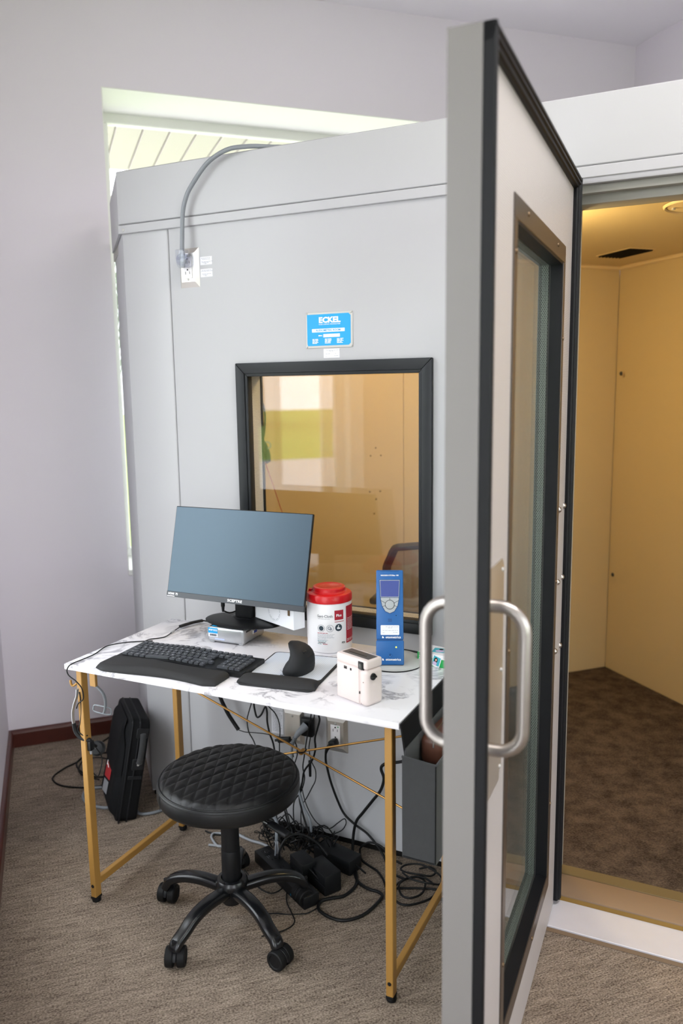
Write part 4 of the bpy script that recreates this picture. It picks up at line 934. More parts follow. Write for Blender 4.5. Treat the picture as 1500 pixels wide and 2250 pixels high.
for z in (.0735, .0145):
    letters('otometrics', .0092, tf(.0085, z), X['white_print'], dv, .02)
    lo = MB()
    for dx, dz, rr in ((-.0195, .001, .0018), (-.0175, -.0013, .0014), (-.0200, -.0018, .0011)): lo.cyl((dx, -.0015, z + dz), (dx, -.0011, z + dz), rr, seg=12)
    lo.build('logo', X['white_print'], dv, 0, m=DM)
MB().cyl((.0165, -.0024, .047), (.0165, -.0008, .047), .0019, seg=14).build('status_light', X['led'], dv, m=DM)
MB().lathe([(.0, -.0005), (.0016, -.0002), (.0045, .0012), (.0052, 0)], seg=24, m=DM @ fr((0, -.0012, .0260), (1, 0, 0), (0, 0, 1))).build('dial', X['blue'], dv)
MB().cyl((0, -.0022, .026), (0, -.0010, .026), .0012, seg=10).build('pinhole', X['black'], dv, m=DM)
for nm, pts, mt, lb in (('probe_cable', [(.715, -.235, .752), (.70, -.205, .751), (.690, -.17, .747), (.700, -.145, .745), (.74, -.13, .7445), (.80, -.135, .7445)], 'cable', 'dark cable curling out behind the blue handheld tester'),
                        ('probe_cable', [(.73, -.262, .7445), (.700, -.285, .7445), (.672, -.31, .7445), (.655, -.345, .744), (.668, -.385, .744), (.70, -.395, .744), (.735, -.385, .744)], 'cable_lg', 'pale grey cable looping between canister and instant camera')):
    MB().tube(pts, .0028, 8, 6).build(nm, X[mt]); tag(bpy.context.scene.objects[nm] if lb[0] == 'd' else bpy.context.scene.objects[nm + '.001'], lb, 'cable')

# ------------------------------------------------------------------ instant camera seen from behind
ic = thing('instant_camera', 'chalk white instant camera with dark top slot at desk front', 'camera', (.7167, -.5075, DH), R(-21))
IW, ID, IH = .1090, .0530, .1130
mb = MB(); mb.b2((0, 0, .0), (.0835, ID, IH - .021), .004, 3); mb.b2((0, 0, IH - .0225), (IW - .0035, ID, IH), .0045, 3); mb.build('body', X['cream'], ic)
MB().b2((.0815, -.004, .0), (IW, ID, IH - .0225), .011, 5).build('grip', X['cream2'], ic)
MB().b2((.008, .012, IH - .002), (IW - .010, ID - .008, IH + .0006), .002, 2).build('top_panel', X['slot'], ic)
MB().b2((.022, .022, IH + .0003), (IW - .028, .026, IH + .0010), .0003, 1).build('print_slot', X['black'], ic)
MB().b2((.006, -.0018, .003), (.0795, .002, .0905), .0015, 2).build('film_door', X['cream'], ic)
MB().b2((.0285, -.0026, .0785), (.0395, .0, .0865), .001, 2).build('catch', X['slot'], ic); MB().b2((.0305, -.0030, .0805), (.0375, -.0020, .0830)).build('catch_tab', X['black'], ic)
MB().b2((.0495, -.0024, .0785), (.0555, .0, .0850), .001, 2).build('film_window', X['black'], ic)
MB().b2((.0765, -.0015, .0885), (.0945, .004, .1085), .0015, 2).build('viewfinder', X['black'], ic)
MB().b2((.0800, -.0022, .0905), (.0910, -.0012, .1035), .0012, 2).build('eyepiece', mat('eyepiece_glass', '3a3c38', .12), ic)
kn = MB(); kn.cyl((IW - .002, .016, .0735), (IW + .004, .016, .0735), .0085, seg=24, bev=.001); kn.box((IW + .0055, .0145, .0735), (.005, .018, .005), .0015); kn.build('mode_dial', X['black'], ic)
MB().cyl((.0975, -.005, .0610), (.0975, -.0035, .0610), .0012, seg=10).build('indicator', X['bronze'], ic)
MB().b2((.0800, -.003, .028), (.0825, .0005, .034), .0005, 1).build('strap_slot', X['slot'], ic)

# ------------------------------------------------------------------ green film box
fb = thing('film_box', 'small green and white film carton beside the grey cradle', 'box', (.8185, -.2090, DH), R(-8))
FW, FD, FH = .085, .070, .034
mb = MB().b2((0, 0, 0), (FW, FD, FH), .0008, 1).build('carton', X['white'], fb, 30)
MB().b2((-.0005, -.0005, .0005), (FW + .0002, .0, FH - .011)).build('green_band', X['green'], fb, 0)
MB().b2((-.0006, -.0003, .0005), (.0, FD, FH)).build('green_band', X['green'], fb, 0); MB().b2((0, -.0006, .0), (.016, -.0001, FH)).build('green_band', X['green'], fb, 0)
letters('FUJI', .0098, fr((.008, -.0009, FH / 2), (0, 0, -1), (1, 0, 0)), X['white_print'], fb, .04)
pm_ = fr((.0575, -.0010, .0165), (.95, 0, -.28), (.28, 0, .95))
for nm, m_, rc in (('photo_print', 'white_print', (-.0125, -.0165, .0125, .0155)), ('photo_scene', 'teal', (-.0105, -.0115, .0105, .0135))):
    MB().b2((rc[0], rc[1], 0 if nm == 'photo_print' else .0002), (rc[2], rc[3], .0002 if nm == 'photo_print' else .0004)).build(nm, X[m_], fb, 0, m=pm_)
for nm, m_, c_, s_ in (('photo_hair', 'kick', (-.002, .003, .0006), (.0052, .0075)), ('photo_shirt', 'lilac', (-.003, -.0070, .0007), (.0062, .0052)), ('photo_face', 'skin', (-.0015, .0035, .0009), (.0028, .0038))):
    MB().cyl((0, 0, 0), (0, 0, .0002), 1, seg=20).build(nm, X[m_], fb, 0, m=pm_ @ Matrix.Translation(c_) @ Matrix.Diagonal((s_[0], s_[1], 1, 1)))
pt_ = fr((.050, .038, FH + .0002), (.98, .2, 0), (-.2, .98, 0))
MB().b2((-.020, -.018, 0), (.020, .018, .0003)).build('photo_scene', X['teal'], fb, 0, m=pt_); MB().cyl((0, 0, 0), (0, 0, .0003), 1, seg=20).build('photo_shirt', X['lilac'], fb, 0, m=pt_ @ Matrix.Translation((0, -.006, .0002)) @ Matrix.Diagonal((.012, .009, 1, 1)))
MB().cyl((0, 0, 0), (0, 0, .0003), 1, seg=20).build('photo_hair', X['kick'], fb, 0, m=pt_ @ Matrix.Translation((.001, .008, .0003)) @ Matrix.Diagonal((.006, .006, 1, 1)))

# ------------------------------------------------------------------ rolling stool
SX, SY = .352, -.460
st = thing('rolling_stool', 'round black quilted stool on five caster legs by the desk', 'stool', (SX, SY, 0))
SR = .192; SZ0, SZ1 = .372, .440
ANG = R(25.66)                                          # quilting runs: one family straight away from the viewer, one crossing it
def quilt(x, y):
    def fam(a, p, o): d = (x * math.cos(a) + y * math.sin(a)) / p + o; return abs(d - round(d)) * 2
    q = min(fam(ANG, .0305, .25), fam(ANG + R(128), .0385, .1)); return 1 - (1 - min(1, q / .9)) ** 2.2
def seat_pt(u, v):
    th_ = 2 * math.pi * u; r = .1855 * v; x, y = r * math.cos(th_), r * math.sin(th_)
    dome = .0095 * (1 - (r / .1855) ** 2); e = max(0, (r - .170) / .0155); puff = .0034 * quilt(x, y) * (1 - .9 * min(1, e))
    return Vector((x, y, SZ1 - .004 + dome + puff - .010 * e ** 2))
sm = MB(); sm.grid(seat_pt, 288, 84, True); bmesh.ops.remove_doubles(sm.bm, verts=[v for v in sm.bm.verts if v.co.xy.length < 1e-5], dist=1e-3)
bmesh.ops.recalc_face_normals(sm.bm, faces=sm.bm.faces); sm.build('seat_top', X['leather'], st, 180)
MB().lathe([(.176, SZ1 - .015), (.1855, SZ1 - .013), (.1895, SZ1 - .016), (SR - .001, SZ1 - .022), (SR, SZ1 - .030), (SR, SZ0 + .018), (SR - .004, SZ0 + .008), (SR - .014, SZ0 + .001), (.150, SZ0), (0, SZ0)], seg=96).build('seat_band', X['leather'], st, 60)
MB().tube([(.1865 * math.cos(a), .1865 * math.sin(a), SZ1 - .0130) for a in [2 * math.pi * k / 72 for k in range(72)]], .0023, 8, 1, True).build('piping', X['leather'], st)
MB().tube([(.1905 * math.cos(a), .1905 * math.sin(a), SZ1 - .0205) for a in [2 * math.pi * k / 72 for k in range(72)]], .0012, 6, 1, True).build('band_seam', X['stitch'], st)
a = R(236); MB().tube([((SR + .0003) * math.cos(a), (SR + .0003) * math.sin(a), z) for z in (SZ1 - .020, SZ1 - .040, SZ0 + .010)], .0009, 6, 2).build('side_seam', X['stitch'], st)
n1 = 11; th_mb = MB()                                   # thread lying in the quilting valleys
for fam_a, p, o in ((ANG, .0305, .25), (ANG + R(128), .0385, .1)):
    nx, ny = math.cos(fam_a), math.sin(fam_a); tx, ty = -ny, nx
    for k in range(-n1, n1 + 1):
        d = (k - o) * p
        if abs(d) > .179: continue
        h = math.sqrt(.1835 ** 2 - d * d); s = -h
        pts = []
        while s <= h:
            x, y = nx * d + tx * s, ny * d + ty * s; r = math.hypot(x, y); e = max(0, (r - .170) / .0155)
            pts.append((x, y, SZ1 - .004 + .0095 * (1 - (r / .1855) ** 2) - .010 * e ** 2 + .0004)); s += .012
        if len(pts) > 1: th_mb.tube(pts, .0006, 4, 1)
th_mb.build('quilt_stitching', X['stitch'], st, 0, kind='stuff')
MB().b2((-.085, -.085, SZ0 - .012), (.085, .085, SZ0 + .005), .004, 2).build('mount_plate', X['black_gloss'], st)
cl = MB(); cl.cyl((0, 0, .205), (0, 0, SZ0 - .01), .0255, .0245, 32); cl.cyl((0, 0, .115), (0, 0, .215), .0270, .0265, 32, .001); cl.build('column', X['black'], st)
hb = MB(); hb.lathe([(.030, .060), (.036, .064), (.039, .098), (.045, .104), (.0455, .118), (.040, .126), (.030, .128), (.027, .122)], seg=40); hb.cyl((0, 0, .052), (0, 0, .075), .028, seg=30, bev=.002); hb.build('hub', X['black_gloss'], st)
def wheel_tree(arm, px, py, rot):
    c, s_ = math.cos(rot), math.sin(rot); f = lambda x, y, z: Vector((px + c * x - s_ * y, py + s_ * x + c * y, z))
    Mw = Matrix.Translation((px, py, 0)) @ Matrix.Rotation(rot, 4, 'Z')
    cm_ = MB(); cm_.cyl((0, 0, .046), (0, 0, .078), .0075, seg=14)
    prof = [(.0 + .027 * math.cos(t), .026 + .026 * math.sin(t)) for t in [R(a) for a in range(-5, 186, 12)]]
    cm_.prism([(x + .010, z) for x, z in prof], -.0045, .0045, .001, 1, m=Matrix(((1, 0, 0, 0), (0, 0, 1, 0), (0, 1, 0, 0), (0, 0, 0, 1)))); bmesh.ops.recalc_face_normals(cm_.bm, faces=cm_.bm.faces)
    cm_.build('caster_housing', X['black'], arm, 40, m=Mw)
    for sg in (-1, 1):
        w = MB(); w.lathe([(0, .0050), (.0165, .0058), (.0185, .0080), (.0240, .0080), (.0262, .0055), (.0268, .0), (.0268, -.0105), (.0255, -.0125), (0, -.0125)], seg=32, m=Matrix.Translation((.010, sg * .0180, .0268)) @ Matrix.Rotation(R(-90 * sg), 4, 'X'))
        w.build('caster_wheel', X['rubber'], arm, 30, m=Mw)
for k, (a_deg, rr, sw) in enumerate(((187, .214, 104), (264, .236, 116), (332, .240, 350), (43, .214, 240), (117, .225, 160))):
    a = R(a_deg); dx, dy = math.cos(a), math.sin(a); mb = MB()
    path = [(.020, .092), (.060, .099), (.100, .103), (.138, .101), (.170, .093), (.195, .080), (rr - .008, .066), (rr, .052)]
    P = smooth([(r, 0, z) for r, z in path], 4); n = len(P); b = bmesh.new(); rings = []
    for i, p in enumerate(P):
        t = (P[min(i+1, n-1)] - P[max(i-1, 0)]).normalized(); nrm = Vector((-t.z, 0, t.x)); f = i / (n - 1)
        wv = .0215 - .0045 * f; hv = .0150 - .0020 * f
        rings.append([b.verts.new(p + Vector((0, 1, 0)) * wv * math.copysign(abs(math.cos(q)) ** .7, math.cos(q)) + nrm * hv * math.copysign(abs(math.sin(q)) ** .7, math.sin(q))) for q in [2 * math.pi * j / 20 for j in range(20)]])
    for A_, B_ in zip(rings, rings[1:]):
        for j in range(20): b.faces.new((A_[j], A_[(j+1) % 20], B_[(j+1) % 20], B_[j]))
    b.faces.new(rings[0][::-1]); b.faces.new(rings[-1]); bmesh.ops.recalc_face_normals(b, faces=b.faces); mb._merge(b)
    arm = mb.build('leg', X['black_gloss'], st, 50, m=Matrix.Rotation(a, 4, 'Z'))
    wheel_tree(arm, dx * rr, dy * rr, R(sw))
lv = MB(); lv.tube([(.06, -.02, SZ0 - .012), (.12, -.045, SZ0 - .014), (.165, -.062, SZ0 - .012)], .0045, 8, 4)
lv.build('lever_rod', X['black_gloss'], st); MB().box((.205, -.076, SZ0 - .011), (.075, .024, .013), .006, 3, rot=Euler((0, .05, R(-20))).to_matrix()).build('lever_paddle', X['black'], st)

for ch in st.children:
    if ch.name.split('.')[0] in ('seat_top', 'seat_band', 'piping', 'band_seam', 'side_seam', 'quilt_stitching'):
        ch.scale = (1.024, 1.024, 1); ch.location = (.003, .0, .005)
# ------------------------------------------------------------------ laptop bag standing on end against the booth corner
bg = thing('laptop_bag', 'black nylon laptop bag standing on end beside the desk', 'bag', (-.302, -.222, 0), 0)
BU = Vector((-.76, .65, 0)); BV = Vector((.65, .76, 0))
LEAN = R(11)
BM = Matrix(((BV.x, BU.x, 0, 0), (BV.y, BU.y, 0, 0), (0, 0, 1, 0), (0, 0, 0, 1))) @ Matrix.Rotation(LEAN, 4, 'Y')   # local x thickness, y width, z height
BWID, BTH, BHT = .265, .084, .375
def bagpoly(w, h, r):
    return [(x + w / 2, y + h / 2) for x, y in rr_poly(w, h, r, 5)]
mYZ = Matrix(((0, 0, 1, 0), (1, 0, 0, 0), (0, 1, 0, 0), (0, 0, 0, 1)))
b_ = MB().prism(bagpoly(BWID, BHT, .035), .012, BTH, .010, 3, mYZ); b_.build('body', X['bag'], bg, 50, m=BM)
fpk = MB()                                              # bulging front pocket on the face towards the window wall
def pocket(u, v):
    y = .014 + (BWID - .028) * u; z = .012 + (BHT - .024) * v; e = min(1, min(u, 1 - u) / .12) * min(1, min(v, 1 - v) / .10)
    return Vector((.016 - .030 * (math.sin(min(1, e) * math.pi / 2) ** .8) * (1 - .55 * v), y, z))
fpk.grid(pocket, 24, 32); bmesh.ops.recalc_face_normals(fpk.bm, faces=fpk.bm.faces); fpk.build('front_pocket', X['bag'], bg, 60, m=BM)
fp2 = MB()
def flap(u, v):
    y = .010 + .030 * v ** 3 + (BWID - .024 - .075 * v ** 3) * u; z = .165 + .203 * v + .018 * abs(u - .35) * (1 - v); p = pocket(min(1, max(0, (y - .014) / (BWID - .028))), min(1, max(0, (z - .012) / (BHT - .024)))); return Vector((p.x - .007, y, z))
fp2.grid(flap, 16, 18); bmesh.ops.solidify(fp2.bm, geom=list(fp2.bm.faces), thickness=.004); bmesh.ops.recalc_face_normals(fp2.bm, faces=fp2.bm.faces); fp2.build('flap', X['bag2'], bg, 60, m=BM)
def badge(u, v):
    p = pocket(.36 + .40 * u, .30 + .16 * v - .06 * u); return Vector((p.x - .0015, p.y, p.z))
bd = MB(); bd.grid(badge, 8, 8); bmesh.ops.recalc_face_normals(bd.bm, faces=bd.bm.faces); bd.build('red_badge', X['bag_red'], bg, 60, m=BM)
def badge2(u, v):
    p = pocket(.40 + .34 * u, .14 + .13 * v - .05 * u); return Vector((p.x - .0015, p.y, p.z))
bd = MB(); bd.grid(badge2, 8, 6); bmesh.ops.recalc_face_normals(bd.bm, faces=bd.bm.faces); bd.build('badge_print', X['cable_lg'], bg, 60, m=BM)
sw_ = MB(); sw_.tube([BM @ Vector((-.0125 - .004 * math.sin(k), .135 + .008 * k, .150 + .010 * (k % 2) + .003 * k)) for k in range(7)], .0016, 5, 3); sw_.build('badge_mark', X['white_print'], bg)
zp = MB()
for x in (.022, .048): zp.tube([BM @ Vector((x, y, z)) for y, z in [(BWID - .03, BHT + .0005), (.035, BHT + .0005), (.010, BHT - .010), (-.0005, BHT - .035), (-.0005, .035), (.010, .010)]], .0026, 6, 4)
zp.build('zipper', X['bag2'], bg)
hd = MB()
hd.tube([BM @ Vector((.060, y, z)) for y, z in [(-.003, BHT - .045), (-.014, BHT - .050), (-.020, BHT - .085), (-.020, BHT - .115), (-.013, BHT - .145), (-.003, BHT - .150)]], .010, 8, 5, flat=.45); hd.build('handle', X['felt'], bg)
MB().b2((.038, -.006, BHT - .175), (.078, -.001, BHT - .135), .002, 1).build('handle_tab', X['bag2'], bg, m=BM); MB().b2((.038, -.006, BHT - .06), (.078, -.001, BHT - .025), .002, 1).build('handle_tab', X['bag2'], bg, m=BM)
MB().cyl(BM @ Vector((.058, -.0075, BHT - .155)), BM @ Vector((.058, -.0045, BHT - .155)), .004, seg=12).build('rivet', X['light_metal'], bg)
MB().b2((.030, -.004, .165), (.078, -.001, .178), .001, 1).build('strap_loop', X['bag2'], bg, m=BM)

# ------------------------------------------------------------------ felt organiser hung on the desk's right end
og = thing('hanging_organiser', 'dark grey felt pocket organiser hanging from the desk end', 'organiser', (.9185, -.53, 0))
hf = MB().prism([(-.072, .739), (-.046, .655), (-.046, .41), (.345, .41), (.345, .655), (.365, .739)], .0015, .006, m=Matrix(((0, 0, 1, 0), (1, 0, 0, 0), (0, 1, 0, 0), (0, 0, 0, 1)))); bmesh.ops.recalc_face_normals(hf.bm, faces=hf.bm.faces); hf.build('hanging_flap', X['felt_d'], og, 0)
ob = MB()                                               # pocket box: thin felt walls, open top, hem
x0, x1, y0, y1 = .004, .088, -.050, .350
def panel(a, b, zb, ztA, ztB, t, nrm):
    a, b = Vector(a), Vector(b); n_ = Vector(nrm) * t
    vs = [ob.bm.verts.new(p) for p in ((a.x, a.y, zb), (b.x, b.y, zb), (b.x, b.y, ztB), (a.x, a.y, ztA), (a.x + n_.x, a.y + n_.y, zb), (b.x + n_.x, b.y + n_.y, zb), (b.x + n_.x, b.y + n_.y, ztB), (a.x + n_.x, a.y + n_.y, ztA))]
    for f in ((0, 1, 2, 3), (5, 4, 7, 6), (3, 2, 6, 7), (1, 0, 4, 5), (0, 3, 7, 4), (2, 1, 5, 6)): ob.bm.faces.new([vs[i] for i in f])
ZB = .402; ZP = .652
panel((x0 - .006, y0, 0), (x1 - .006, y0 - .002, 0), ZB, ZP, ZP - .006, .004, (0, 1, 0)); panel((x1 - .006, y0, 0), (x1 - .004, y1, 0), ZB, ZP - .006, ZP - .004, .004, (-1, 0, 0))
panel((x0, y1, 0), (x1 - .004, y1, 0), ZB, ZP, ZP, .004, (0, -1, 0)); panel((x0, y0, 0), (x0, y1, 0), ZB, ZP + .02, ZP + .02, .004, (1, 0, 0))
ob.b2((x0, y0, ZB), (x1 - .006, y1, ZB + .004)); bmesh.ops.recalc_face_normals(ob.bm, faces=ob.bm.faces); ob.build('pocket', X['felt'], og, 0)
MB().tube([(x0 - .006, y0 - .0005, ZP), (x1 - .006, y0 - .0025, ZP - .006), (x1 - .004, y1, ZP - .004)], .0030, 6, 1).build('hem', X['felt'], og)
MB().tube([(x1 - .0075, y0 - .003, ZP - .008), (x1 - .0075, y0 - .003, ZB + .004)], .0016, 6, 1).build('seam', X['felt_d'], og)
MB().tube([(x0 - .004, y0 - .0005, ZB + .003), (x1 - .010, y0 - .0025, ZB + .003)], .0014, 6, 1).build('seam', X['felt_d'], og)
pu = thing('leather_pouch', 'brown leather pouch tucked in the grey felt organiser pocket', 'pouch', (.929, -.50, .600))
mb = MB(); mb.b2((0, 0, 0), (.060, .24, .070), .016, 5)
for v in mb.bm.verts: v.co.z += .012 * math.sin(v.co.y * 18) * (v.co.z > .03); v.co.x += .004 * math.sin(v.co.y * 31)
mb.build('pouch_body', X['brown'], pu, 60); MB().tube([(.030, .01, .073), (.034, .10, .082), (.028, .2, .070)], .0018, 6, 4).build('zipper', X['bronze'], pu)
MB().box((.036, .004, .060), (.004, .012, .026), .001, 1).build('zip_pull', X['plate_steel'], pu)

# ------------------------------------------------------------------ headset hanging on the left desk leg
hs = thing('headset', 'grey and black computer headset hanging on the left desk leg', 'headset')
MB().tube([(-.052, -.590, .668), (-.058, -.588, .645), (-.070, -.586, .622), (-.080, -.584, .597), (-.084, -.582, .572), (-.0845, -.580, .556)], .0055, 10, 6, flat=.55).build('headband', X['alu_silver'], hs)
MB().tube([(-.0845, -.580, .557), (-.082, -.578, .532), (-.070, -.574, .515), (-.056, -.568, .508), (-.046, -.560, .505)], .0068, 10, 6, flat=.7).build('headband_sleeve', X['black_soft'], hs)
MB().tube([(-.060, -.5755, .652), (-.058, -.574, .625), (-.060, -.573, .590), (-.066, -.574, .560), (-.074, -.576, .535), (-.060, -.574, .523), (-.048, -.566, .520)], .0020, 6, 5).build('inner_wire', X['cable'], hs)
mb = MB(); mb.tube([(-.066, -.560, .590), (-.074, -.562, .560), (-.074, -.562, .535), (-.062, -.562, .515)], .0045, 8, 5, flat=.5); mb.build('inner_band', X['cable_g'], hs)
MB().box((-.047, -.560, .488), (.016, .018, .030), .004, 2).build('earpiece', X['black'], hs)
mb = MB(); mb.lathe([(0, .008), (.017, .008), (.022, .004), (.022, -.005), (.017, -.009), (0, -.009)], seg=32, m=Matrix.Translation((-.070, -.508, .452)) @ Euler((R(55), R(35), 0)).to_matrix().to_4x4()); mb.build('ear_cushion', X['black'], hs)
MB().tube([(-.048, -.56, .505), (-.054, -.545, .488), (-.060, -.525, .468)], .0048, 8, 4).build('yoke', X['black'], hs)
MB().tube([(-.078, -.499, .648), (-.070, -.498, .641), (-.058, -.497, .632), (-.048, -.494, .618), (-.044, -.492, .598), (-.046, -.492, .575), (-.052, -.492, .560)], .0055, 8, 5, flat=.6).build('headband_end', X['cable_g'], hs)
MB().tube([(-.086, -.498, .573), (-.080, -.496, .580), (-.050, -.492, .578), (-.030, -.488, .574), (-.028, -.488, .562), (-.034, -.488, .555), (-.060, -.494, .557), (-.084, -.498, .562)], .0022, 8, 5, True).build('pad_frame', X['cable_g'], hs)
MB().cyl((-.047, -.560, .474), (-.047, -.560, .462), .0045, .003, 12).build('strain_relief', X['cable_lg'], hs)
def cable(name, pts, r, m, label, sub=6, seg=8, group=None, cat='cable'):
    o = MB().tube(pts, r, seg, sub).build(name, X[m], None, 60); return tag(o, label, cat, group)
cable('headset_cable', [(.02, -.345, .743), (-.021, -.369, .743), (-.055, -.398, .743), (-.075, -.440, .743), (-.058, -.505, .743), (-.056, -.543, .743), (-.058, -.590, .743), (-.061, -.606, .739), (-.063, -.613, .727), (-.056, -.613, .713), (-.034, -.612, .701), (-.020, -.608, .684), (-.018, -.604, .664), (-.024, -.600, .645), (-.045, -.598, .628), (-.058, -.592, .61)], .0017, 'cable', 'thin dark cable running off the desk corner to the hanging headset')
cable('headset_cable', [(-.047, -.560, .464), (-.060, -.552, .445), (-.070, -.545, .415), (-.066, -.540, .395), (-.05, -.540, .385), (-.03, -.55, .40), (-.03, -.535, .44), (-.04, -.545, .475)], .0017, 'cable', 'short black cable loop hanging under the headset')
# cable with inline adapter on the desk
dg_ = thing('inline_adapter', 'slim black inline cable adapter lying on the desk left of the computer', 'adapter')
MB().tube([(.017, -.205, .7485), (.024, -.180, .7495), (.033, -.150, .7495), (.043, -.122, .7480)], .0072, 10, 4, flat=.65).build('adapter_body', X['black_soft'], dg_)
MB().tube([(.043, -.122, .748), (.06, -.120, .747), (.10, -.128, .7445), (.17, -.150, .748)], .0024, 6, 5).build('lead', X['cable'], dg_)
MB().tube([(.018, -.206, .748), (.018, -.235, .744), (.022, -.258, .743), (.028, -.294, .7425), (.018, -.315, .7425), (.0, -.335, .7425), (.01, -.37, .748)], .0017, 6, 6).build('cord', X['cable'], dg_)
MB().tube([(.0185, -.238, .744), (.0215, -.257, .7435)], .0032, 8, 2).build('cord_tag', X['cable_lg'], dg_)

# ------------------------------------------------------------------ cables and power bricks under the desk
cable('wall_cable', [(.030, -.055, .56), (.047, -.050, .473), (.072, -.045, .413), (.092, -.040, .378), (.114, -.040, .351)], .0066, 'cable', 'thick black tube hanging down the wall from the left desk half', seg=10)
cable('thin_wall_cable', [(.114, -.040, .351), (.140, -.040, .348), (.171, -.045, .354), (.224, -.050, .361), (.288, -.055, .362), (.315, -.055, .352), (.328, -.055, .335), (.330, -.05, .30)], .0016, 'cable', 'thin black wire running sideways from the thick wall tube')
cable('wall_cable', [(.172, -.03, .50), (.166, -.03, .463), (.150, -.03, .415), (.143, -.03, .387), (.148, -.03, .346), (.167, -.03, .315), (.20, -.05, .27), (.26, -.08, .16), (.30, -.10, .06), (.33, -.14, .012)], .0020, 'cable', 'thin black wall cable bowed left behind the stool')
cable('wall_cable', [(.176, -.03, .52), (.172, -.03, .455), (.175, -.03, .425), (.186, -.035, .407), (.202, -.035, .418), (.216, -.03, .446), (.222, -.03, .43), (.222, -.03, .395), (.230, -.03, .355), (.245, -.03, .31), (.27, -.05, .2), (.32, -.08, .08), (.36, -.11, .03)], .0032, 'cable', 'black wall cable with a small loop just below the tabletop')
cable('wall_cable', [(.220, -.04, .47), (.238, -.04, .452), (.258, -.04, .436), (.272, -.04, .410), (.276, -.04, .375), (.272, -.04, .322), (.285, -.06, .2), (.33, -.09, .10), (.37, -.12, .04)], .0020, 'cable', 'thin black cable crossing in front of the white wall label')
cable('wall_cable', [(.406, -.05, .52), (.401, -.05, .471), (.389, -.05, .41), (.380, -.05, .367), (.370, -.05, .31), (.367, -.055, .275), (.372, -.055, .235), (.360, -.06, .19), (.333, -.06, .145), (.345, -.08, .08), (.38, -.10, .03)], .0022, 'cable', 'thin black cable left of three falling between the two outlets')
cable('wall_cable', [(.432, -.06, .53), (.431, -.06, .470), (.434, -.06, .45), (.426, -.06, .42), (.416, -.06, .384), (.417, -.06, .35), (.405, -.06, .31), (.375, -.06, .266), (.366, -.06, .225), (.36, -.07, .17), (.40, -.09, .08), (.44, -.10, .03)], .0032, 'cable', 'thicker black cable right of three falling between the two outlets')
cable('wall_cable', [(.412, -.04, .52), (.407, -.04, .465), (.395, -.04, .40), (.383, -.04, .34), (.390, -.04, .295), (.405, -.04, .265), (.404, -.04, .23), (.390, -.04, .20), (.376, -.045, .17), (.36, -.06, .13), (.37, -.08, .06)], .0018, 'cable', 'thin black cable middle of three with a kink beside the stool seat')
ic2 = MB(); ic2.cyl((.3905, -.050, .300), (.3905, -.050, .245), .0050, .0042, 12, .001); tag(ic2.build('inline_connector', X['cable'], None), 'small black inline connector on the cables behind the stool', 'connector')
wp = thing('black_plug', 'black wedge plug on a thin wire in front of the left outlet', 'plug', (.30, -.055, .357))
MB().box((0, 0, 0), (.048, .016, .018), .004, 2, rot=Euler((0, R(-12), 0)).to_matrix()).build('plug_body', X['black'], wp); MB().tube([(-.02, 0, -.005), (-.034, 0, -.009)], .0045, 8, 1).build('strain_relief', X['cable'], wp)
MB().tube([(.022, 0, .005), (.036, 0, .003), (.046, -.002, -.012), (.050, -.005, -.04), (.04, -.01, -.075)], .0022, 6, 5).build('cord', X['cable'], wp)
gp = thing('grey_plug', 'grey power plug on a black adapter in the left outlet', 'plug')
MB().box((.352 + .018, -.022, .400), (.044, .022, .062), .005, 2).build('wall_adapter', X['black'], gp)
MB().tube([(.374, -.040, .412), (.368, -.048, .405), (.356, -.055, .392), (.346, -.060, .378)], .0150, 12, 4, radii=(.015, .0075)).build('plug_body', X['cable_g'], gp)
rl = MB()
for k in range(6): t = k / 5; c = Vector((.346, -.060, .378)).lerp(Vector((.334, -.062, .352)), t); rl.lathe([(.0045, -.0012), (.0072, -.0012), (.0072, .0012), (.0045, .0012)], c, 12, Matrix.Rotation(R(25), 4, 'Y'))
rl.build('strain_relief', X['cable_g'], gp)
MB().tube([(.346, -.060, .378), (.335, -.062, .355), (.330, -.062, .321), (.333, -.065, .27), (.345, -.07, .23), (.366, -.08, .195), (.381, -.08, .149), (.400, -.08, .117), (.407, -.082, .075), (.402, -.085, .030), (.39, -.10, .010)], .0046, 10, 6).build('cord', X['cable_g'], gp)
bp = thing('black_plug', 'black power plug in the lower socket of the right outlet', 'plug')
MB().box((.4655, -.027, .364), (.026, .030, .024), .006, 2, rot=Euler((0, R(-20), 0)).to_matrix()).build('plug_body', X['black'], bp)
MB().tube([(.460, -.038, .360), (.450, -.042, .348), (.445, -.042, .333)], .0070, 10, 4, radii=(.0085, .0042)).build('strain_relief', X['cable'], bp)
MB().tube([(.445, -.042, .335), (.443, -.04, .31), (.445, -.035, .280), (.455, -.03, .23), (.474, -.025, .172), (.495, -.018, .123), (.532, -.018, .095), (.576, -.018, .073), (.612, -.020, .041), (.636, -.024, .012), (.66, -.05, .006), (.70, -.09, .006), (.74, -.10, .006)], .0038, 8, 6).build('cord', X['cable'], bp)
